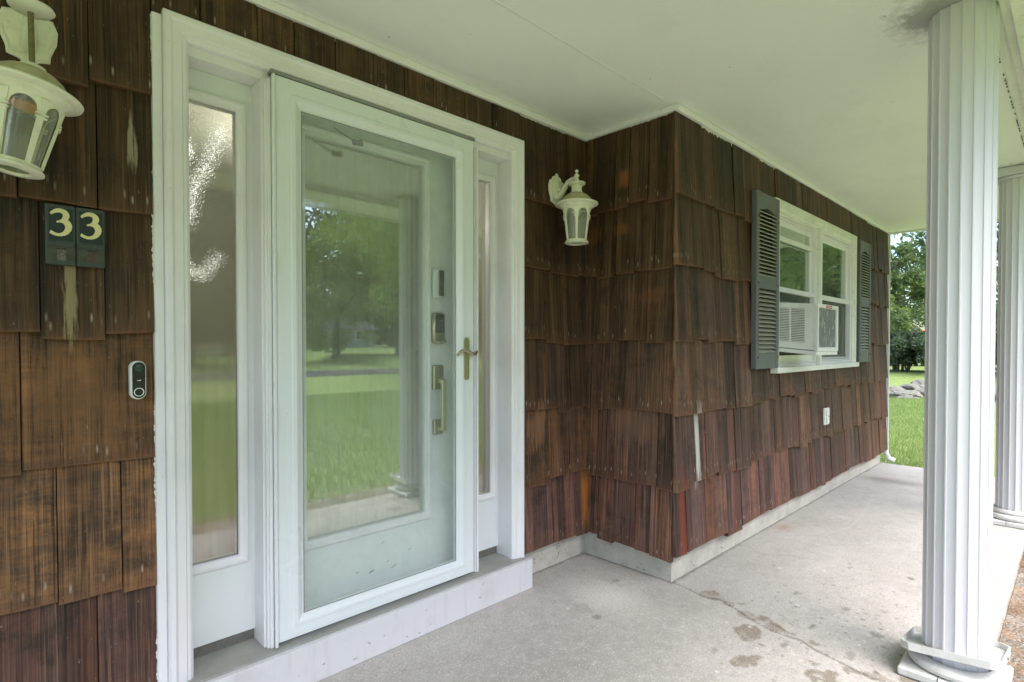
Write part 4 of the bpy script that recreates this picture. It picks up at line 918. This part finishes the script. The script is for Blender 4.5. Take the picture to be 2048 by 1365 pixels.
# ------------------------------------------------------------------ columns
def column(cx, cy, label, tray):
    t = thing('porch_column', (cx, cy, 0), label, 'column', 'fluted porch columns')
    R0 = .1016; nf = 18; prof = []
    for i in range(nf):
        a0 = 2*math.pi*i/nf; da = 2*math.pi/nf
        prof += [(a0, R0), (a0+da*.12, R0), (a0+da*.17, R0-.0032), (a0+da*.35, R0-.0050), (a0+da*.58, R0-.0056), (a0+da*.80, R0-.0050), (a0+da*.95, R0-.0032)]
    n = len(prof); b = MB(); zs = [.05, 1.2, H-.001 if not tray is None else H]
    V = [(cx+r*math.cos(a+.1), cy+r*math.sin(a+.1), z) for z in zs for a, r in prof]
    b.add(V, [(l*n+i, l*n+(i+1) % n, (l+1)*n+(i+1) % n, (l+1)*n+i) for l in range(2) for i in range(n)]); sh_ = b.build('shaft', M['column'], t, True)
    sh_.data.set_sharp_from_angle(angle=R_(24))
    b = MB(); s = .152; b.bbox(cx-s, cx+s, cy-s, cy+s, .002, .035, .006); pl = b.build('plinth', M['base_paint'], t)
    MB().box(cx-s-.001, cx+s+.001, cy+.03, cy+.032, .004, .0355).build('plinth_seam', M['black'], pl)
    b = MB(); b.lathe([(.128, .0352), (.142, .042), (.146, .055), (.140, .068), (.126, .074), (.112, .076), (.112, .0352)], (cx, cy, 0), 40, None, False); b.build('torus', M['base_paint'], t, True)
    if tray:
        rot = Matrix.Rotation(R_(tray[0]), 3, 'X') @ Matrix.Rotation(R_(tray[1]), 3, 'Y') @ Matrix.Rotation(R_(tray[2]), 3, 'Z')
        f = lambda x, y, z: Vector((cx, cy, tray[3]))+rot @ Vector((x, y, z))
        b = MB(f); w = .146; h = .026; q = .004; cc = .03
        outer = [(-w+cc, -w), (w-cc, -w), (w, -w+cc), (w, w-cc), (w-cc, w), (-w+cc, w), (-w, w-cc), (-w, -w+cc)]; inn = [(x*(1-q/w), y_*(1-q/w)) for x, y_ in outer]; hole = []
        for i, (x, y_) in enumerate(outer): a = math.atan2(y_, x); hole.append((.106*math.cos(a), .106*math.sin(a)))
        # finer hole ring: subdivide between the eight directions
        m = 8; V = [(x, y_, 0) for x, y_ in outer]+[(x, y_, h) for x, y_ in outer]+[(x, y_, h) for x, y_ in inn]+[(x, y_, .006) for x, y_ in inn]+[(x, y_, .010) for x, y_ in hole]+[(x, y_, .004) for x, y_ in hole]
        F = []
        for l in range(5): F += [(l*m+i, l*m+(i+1) % m, (l+1)*m+(i+1) % m, (l+1)*m+i) for i in range(m)]
        F += [(5*m+i, 5*m+(i+1) % m, (i+1) % m, i) for i in range(m)]
        b.add(V, F); b.build('loose_collar', M['base_paint'], t)
        MB(f).bbox(-.006, .006, -w-.004, -w-.0005, .008, .016, .001).build('screw', M['steel'], t)
    else:
        b = MB(); s = .130; b.bbox(cx-s, cx+s, cy-s, cy+s, H-.055, H-.002, .004); b.build('capital', M['column'], t)
        b = MB(); b.lathe([(.103, H-.056), (.116, H-.057), (.121, H-.066), (.116, H-.076), (.103, H-.078)], (cx, cy, 0), 36, None, False); b.build('neck_ring', M['column'], t, True)
        b = MB(); b.lathe([(.103, .0765), (.122, .078), (.125, .090), (.118, .102), (.103, .106)], (cx, cy, 0), 36, None, False); b.build('base_ring', M['base_paint'], t, True)
    return t
column(2.60, -1.703, 'nearest white fluted column with a loose tilted collar at its foot', (-6, 8, 0, .095))
column(5.15, -1.703, 'farther white fluted column cut off by the right edge of the picture', None)

# ------------------------------------------------------------------ grass, needles
def blades(n, xr, yr, hmin, hmax, w, name, reject=None, dens=None):
    x = nr.uniform(*xr, n); y = nr.uniform(*yr, n)
    if reject is not None: m = reject(x, y); x, y = x[m], y[m]
    n = len(x); a = nr.uniform(0, 2*math.pi, n); h = nr.uniform(hmin, hmax, n); lean = nr.uniform(.1, .7, n)*h; la = nr.uniform(0, 2*math.pi, n)
    z = np.full(n, GZ); dx, dy = np.cos(a)*w/2, np.sin(a)*w/2
    V = np.stack([np.stack([x-dx, y-dy, z], 1), np.stack([x+dx, y+dy, z], 1), np.stack([x+lean*np.cos(la), y+lean*np.sin(la), z+h], 1)], 1).reshape(-1, 3)
    o = npmesh(name, V, np.arange(3*n).reshape(-1, 3), M['blade'], kind='stuff'); return o
tag(blades(90000, (6.8, 18.5), (-1.6, 2.6), .035, .075, .009, 'grass', lambda x, y: (y < -1.9+.28*(x)) & (y > -2.2+.12*x) & ((x > 6.9))), 'short green grass of the side lawn past the end of the porch', 'grass')
tag(blades(150000, (-1., 13), (-12, -2.15), .03, .07, .009, 'grass', lambda x, y: y < -2.2+np.sin(x*3)*.05), 'green front lawn grass in front of the porch', 'grass')
def needles(n, xr, yr, name, z=-.05):
    cl = nr.uniform(0, 1, (400, 2))*[xr[1]-xr[0], yr[1]-yr[0]]+[xr[0], yr[0]]
    c_ = cl[nr.integers(0, 400, n)]+nr.normal(0, .05, (n, 2)); x, y = c_[:, 0], np.minimum(c_[:, 1], EDGE-.01+.04*nr.random(n))
    a = nr.uniform(0, math.pi, n); L = nr.uniform(.03, .08, n); w = .0022; zz = z+nr.uniform(0, .025, n); up = nr.uniform(-.15, .25, n)*L*.5
    dx, dy = np.cos(a)*L/2, np.sin(a)*L/2; px_, py_ = -np.sin(a)*w/2, np.cos(a)*w/2
    V = np.stack([np.stack([x-dx+px_, y-dy+py_, zz], 1), np.stack([x-dx-px_, y-dy-py_, zz], 1), np.stack([x+dx, y+dy, zz+up+.004], 1)], 1).reshape(-1, 3)
    return npmesh(name, V, np.arange(3*n).reshape(-1, 3), M['needle'], kind='stuff')
tag(needles(22000, (.5, 8.), (-2.2, EDGE), 'pine_needles'), 'dry orange pine needles strewn along the slab edge', 'pine needles')

# boulders at the back of the side lawn
for i, (x, y, rx, rz, lab) in enumerate([(17.2, 1.66, .40, .20, 'low flat grey boulder at the left end of the rock row'), (17.4, 1.36, .36, .24, 'rounded tan boulder left of the large lichen boulder'), (17.9, .85, .80, .40, 'large lichen covered boulder, biggest in the rock row'), (16.9, 1.08, .48, .20, 'low grey boulder lying in front of the large lichen boulder'),
                                   (17.3, .15, .50, .26, 'brown boulder right of the large lichen boulder'), (17.6, -.6, .6, .3, 'grey boulder at the right end of the rock row')]):
    bm = bmesh.new(); bmesh.ops.create_icosphere(bm, subdivisions=4, radius=1)
    sd_ = nr.uniform(0, 9, 3)
    for v in bm.verts:
        c_ = v.co.copy(); nn_ = mnoise.noise(c_*1.6+Vector(sd_))*.35+mnoise.noise(c_*4+Vector(sd_))*.16+mnoise.noise(c_*9+Vector(sd_))*.06; f_ = 1+nn_+.5*(.16*math.sin(3.1*c_.x+sd_[0])*math.cos(2.7*c_.y+sd_[1])+.10*math.sin(6*c_.z+5*c_.x+sd_[2])+.04*math.sin(13*c_.y+9*c_.x))
        v.co = Vector((c_.x*rx*.8*f_, c_.y*rx*.75*f_, max(-.5, c_.z)*rz*.68*f_))+Vector((x, y, GZ+rz*.30))
    me = bpy.data.meshes.new('boulder'); bm.to_mesh(me); bm.free(); me.materials.append(M['rock']); o = bpy.data.objects.new('boulder', me); C.objects.link(o); tag(o, lab, 'rock', 'boulders at the back of the side lawn')

# ------------------------------------------------------------------ trees
def leaf_cloud(name, clumps, per, spread, size, mat, parent):
    cl = np.array(clumps)                       # x, y, z, r
    idx = nr.integers(0, len(cl), per*len(cl)); n = len(idx)
    d = nr.normal(0, 1, (n, 3)); d /= np.linalg.norm(d, axis=1)[:, None]; r = nr.random(n)**.45
    P_ = cl[idx, :3]+d*(cl[idx, 3]*r)[:, None]*[1, 1, spread]
    u = nr.normal(0, 1, (n, 3)); u /= np.linalg.norm(u, axis=1)[:, None]; v = np.cross(u, nr.normal(0, 1, (n, 3))); v /= np.linalg.norm(v, axis=1)[:, None]
    s = (size*nr.uniform(.6, 1.3, n))[:, None]
    V = np.stack([P_-u*s, P_+v*s*.42, P_+u*s, P_-v*s*.42], 1).reshape(-1, 3)
    return npmesh(name, V, np.arange(4*n).reshape(-1, 4), mat, parent)
def tree(x, y, h, cr, z0, label, mat, ncl=46, per=150, size=.12, sq=.75, flat=.8, group='trees around the lawns', seed=0):
    r = random.Random(seed); gz = hill(x, y)
    t = thing('leafy_tree', (x, y, gz), label, 'tree', group)
    b = MB(); lean = r.uniform(-.4, .4); pts = [(x+lean*q*q, y+.3*q, gz+h*.8*q) for q in (0, .08, .3, .55, .8, 1)]; tr = h*.022+.05
    b.tube(pts, [tr*1.4, tr, tr*.85, tr*.6, tr*.35, tr*.1], 9); b.build('trunk', M['bark'], t, True)
    cl = []; cz = (z0+h)/2; hz = (h-z0)/2; b = MB()
    for i in range(ncl):
        while True:
            q = Vector((r.uniform(-1, 1), r.uniform(-1, 1), r.uniform(-1, 1)))
            if .25 < q.length < 1: break
        c_ = Vector((x+q.x*cr, y+q.y*cr, gz+cz+q.z*hz)); cl.append((*c_, cr*r.uniform(.16, .30)))
        if i % 3 == 0:
            s = Vector(pts[2]).lerp(Vector(pts[4]), r.random()); mid = s.lerp(c_, .5)+Vector((0, 0, .3)); b.tube([s, mid, c_], [tr*.35, tr*.2, tr*.06], 5)
    b.build('limbs', M['bark'], t, True)
    leaf_cloud('crown', cl, per, sq, size, mat, t); return t
# beyond the end of the porch
tree(17.5, 4.2, 9.5, 4.6, 2.6, 'tree with thin overhanging boughs nearest the porch end', M['leaf_mid'], 46, 110, .075, seed=3)
tree(28, 4.7, 5.6, 2.1, .6, 'mid green tree behind the boulders on the side lawn', M['leaf_mid'], 60, 260, .10, seed=5)
tree(34, 7.6, 6.5, 3.4, 1.6, 'tall dark tree farther behind the boulders', M['leaf_dark'], 60, 240, .14, seed=8)
tree(24.5, 3.6, 3.2, 1.1, .3, 'low pale green young tree behind the boulders', M['leaf_light'], 40, 200, .085, seed=9)
tree(60, 9, 9, 6.2, .5, 'bushy distant tree low on the horizon past the porch', M['leaf_mid'], 60, 240, .16, seed=12)
tree(36, -1, 13, 5.5, 1.0, 'broad tree to the right of the boulders beyond the columns', M['leaf_mid'], 60, 180, .16, seed=14)
def shrub(x, y, r_, h, label, mat, seed):
    r = random.Random(seed); gz = hill(x, y); t = thing('shrub', (x, y, gz), label, 'shrub', 'shrubs behind the boulders')
    b = MB(); cl = []
    for i in range(26):
        a = r.uniform(0, 6.28); q = r.random()**.6*r_; c_ = (x+q*math.cos(a), y+q*math.sin(a), gz+r.uniform(.25, 1)*h*(1-.35*(q/r_)**2)); cl.append((*c_, r_*.3))
        if i % 2 == 0: b.tube([(x+.2*math.cos(a), y+.2*math.sin(a), gz), (x+q*.6*math.cos(a), y+q*.6*math.sin(a), gz+h*.3), c_], [.03, .02, .008], 5)
    b.build('stems', M['bark'], t); leaf_cloud('foliage', cl, 230, .9, .07, mat, t)
for i, (x, y, r_, h, lab, m) in enumerate([(20.9, 1.05, .95, 1.35, 'low dark shrub right behind the large lichen boulder', 'leaf_dark'), (21.2, 2.55, .85, 2.3, 'green shrub beside the house corner, behind the left boulders', 'leaf_mid'), (20.6, 1.9, .7, 1.3, 'low dark shrub behind the left boulders', 'leaf_dark'), (20.9, -.6, 1.2, 1.8, 'dark shrub behind the right end of the rock row', 'leaf_dark'), (26.5, 2.35, .9, 1.5, 'green shrub in the second row below the orange roof', 'leaf_mid')]):
    shrub(x, y, r_, h, lab, M[m], 30+i)
# across the road, seen in the door glass
FT = 'trees across the road'
for i, (x, y, h, cr, z0, lab, m, sz) in enumerate([
    (19.3, -37, 10, 4.2, .5, 'low branched green tree just across the road in front of the pale house', 'leaf_light', .16), (19, -60, 20, 7, 1, 'dense tree in the wood edge left of the pale house', 'leaf_mid', .28), (28, -80, 22, 8, 1, 'dense tree in the wood edge straight behind the pale house', 'leaf_mid', .3), (25, -10, 12, 5, .8, 'full tree on the side of the front lawn mirrored in the window', 'leaf_light', .15), (38, -11, 14, 5.5, .8, 'taller full tree farther along the front lawn', 'leaf_mid', .18), (50, -18, 16, 7, .8, 'large full tree at the far right of the front lawn', 'leaf_light', .2), (31, -19, 14, 5.5, 2.0, 'green tree near the road right of the maple', 'leaf_mid', .18),
    (14.5, -18, 11, 4.8, 2.6, 'bright green maple on the front lawn reflected in the door', 'leaf_light', .13), (23, -34, 12, 5, 2.5, 'light green maple across the road', 'leaf_light', .17), (9, -36, 13, 4.5, 2, 'dark tree across the road left of the pale house', 'leaf_dark', .18),
    (33, -36, 13, 5.5, 2.6, 'green tree across the road right of the pale house', 'leaf_mid', .18), (18, -72, 22, 8, 3, 'tall wood edge tree behind the pale house', 'leaf_dark', .3), (32, -75, 24, 9, 3, 'tallest wood edge tree behind the pale house', 'leaf_dark', .3),
    (46, -72, 22, 8.5, 3, 'tall wood edge tree right of the pale house', 'leaf_mid', .3), (6, -70, 21, 8, 3, 'tall wood edge tree left of the pale house', 'leaf_mid', .3), (60, -66, 22, 9, 3, 'tall wood edge tree far along the road', 'leaf_dark', .3),
    (75, -48, 20, 8, 3, 'tall tree at the bend of the road', 'leaf_mid', .3), (52, -34, 15, 6, 2, 'green tree by the far end of the lawn', 'leaf_mid', .2), (-8, -60, 20, 8, 3, 'tall tree at the left end of the wood edge', 'leaf_dark', .3), (-22, -45, 17, 8, 2, 'broad tree at the left end of the lawn', 'leaf_mid', .25)]):
    tree(x, y, h*1.3 if y < -55 else h, cr, z0*.55 if y < -60 else z0, lab, M[m], 70, 210, sz*1.05, group=FT, seed=50+i)

n_ = 45000; px_ = nr.uniform(-90, 190, n_); py_ = -96-nr.uniform(0, 6, n_)-np.maximum(0, px_-60)*-.35; top_ = 15+5*np.sin(px_*.11)+3*np.sin(px_*.37+1); pz_ = nr.random(n_)*top_
d_ = nr.normal(0, 1, (n_, 3)); d_ /= np.linalg.norm(d_, axis=1)[:, None]; e_ = np.cross(d_, nr.normal(0, 1, (n_, 3))); e_ /= np.linalg.norm(e_, axis=1)[:, None]; P_ = np.stack([px_, py_, pz_], 1)
V_ = np.stack([P_-d_*.8, P_+e_*.45, P_+d_*.8, P_-e_*.45], 1).reshape(-1, 3)
tag(npmesh('far_woods', V_, np.arange(4*n_).reshape(-1, 4), M['leaf_dark'], kind='stuff'), 'far wood reading as one dark green mass behind the pale house', 'woods')
# ------------------------------------------------------------------ neighbours
def far_house(x0, x1, y0, y1, hw, hr, wallc, roofc, label, axis, name='far_house'):
    gz = hill((x0+x1)/2, (y0+y1)/2); t = thing(name, ((x0+x1)/2, (y0+y1)/2, gz), label, 'house')
    wm = simple('siding_'+name, wallc, .8, 0, .1, 8, .15); rm = simple('roofing_'+name, roofc, .85, 0, .2, 20, .25)
    MB().box(x0, x1, y0, y1, gz-.3, gz+hw).build('wall', wm, t)
    b = MB(); e = .5
    if axis == 'x':
        ym = (y0+y1)/2; V = [(x0-e, y0-e, gz+hw), (x1+e, y0-e, gz+hw), (x1+e, y1+e, gz+hw), (x0-e, y1+e, gz+hw), (x0-e, ym, gz+hr), (x1+e, ym, gz+hr)]
        F = [(0, 1, 5, 4), (2, 3, 4, 5), (0, 4, 3), (1, 2, 5), (0, 3, 2, 1)]; yf_ = y1; n = 3
        b.add(V, F); b.build('roof', rm, t)
        for i in range(n):
            cx = x0+(i+.5)*(x1-x0)/n; w = MB().box(cx-.45, cx+.45, yf_-.02, yf_+.05, gz+.9, gz+2.1).build('window', M['white'], t); MB().box(cx-.38, cx+.38, yf_+.051, yf_+.06, gz+1.0, gz+2.0).build('pane', M['gloss_black'], w)
    else:
        xm = (x0+x1)/2; V = [(x0-e, y0-e, gz+hw), (x0-e, y1+e, gz+hw), (x1+e, y1+e, gz+hw), (x1+e, y0-e, gz+hw), (xm, y0-e, gz+hr), (xm, y1+e, gz+hr)]
        F = [(0, 1, 5, 4), (2, 3, 4, 5), (0, 4, 3), (1, 2, 5), (0, 3, 2, 1)]; b.add(V, F); b.build('roof', rm, t); n = max(2, int((y1-y0)/3))
        for i in range(n):
            cy = y0+(i+.5)*(y1-y0)/n; w = MB().box(x0-.05, x0+.02, cy-.55, cy+.55, gz+.9, gz+2.1).build('window', M['white'], t); MB().box(x0-.06, x0-.051, cy-.46, cy+.46, gz+1.0, gz+2.0).build('pane', M['gloss_black'], w)
    return t
far_house(24, 38, -72, -64, 2.3, 3.9, (.42, .41, .39), (.20, .18, .17), 'long pale house across the road, seen only in the door glass', 'x', 'pale_house')
far_house(41, 46, 4.2, 10, 1.35, 1.85, (.6, .6, .6), (.55, .16, .05), 'small far building with an orange roof between the trees', 'y', 'orange_roofed_building')
fc = thing('rail_fence', (6, -40, hill(6, -40)), 'low white rail fence across the road, mirrored in the left sidelight', 'fence')
gz = hill(6, -40)
for z in (.45, .8, 1.15): MB().box(0, 12, -40.03, -39.99, gz+z, gz+z+.1).build('rail', M['white'], fc)
for x in range(0, 13, 2): MB().box(x-.06, x+.06, -40.09, -40.031, gz-.1, gz+1.35).build('post', M['white'], fc)
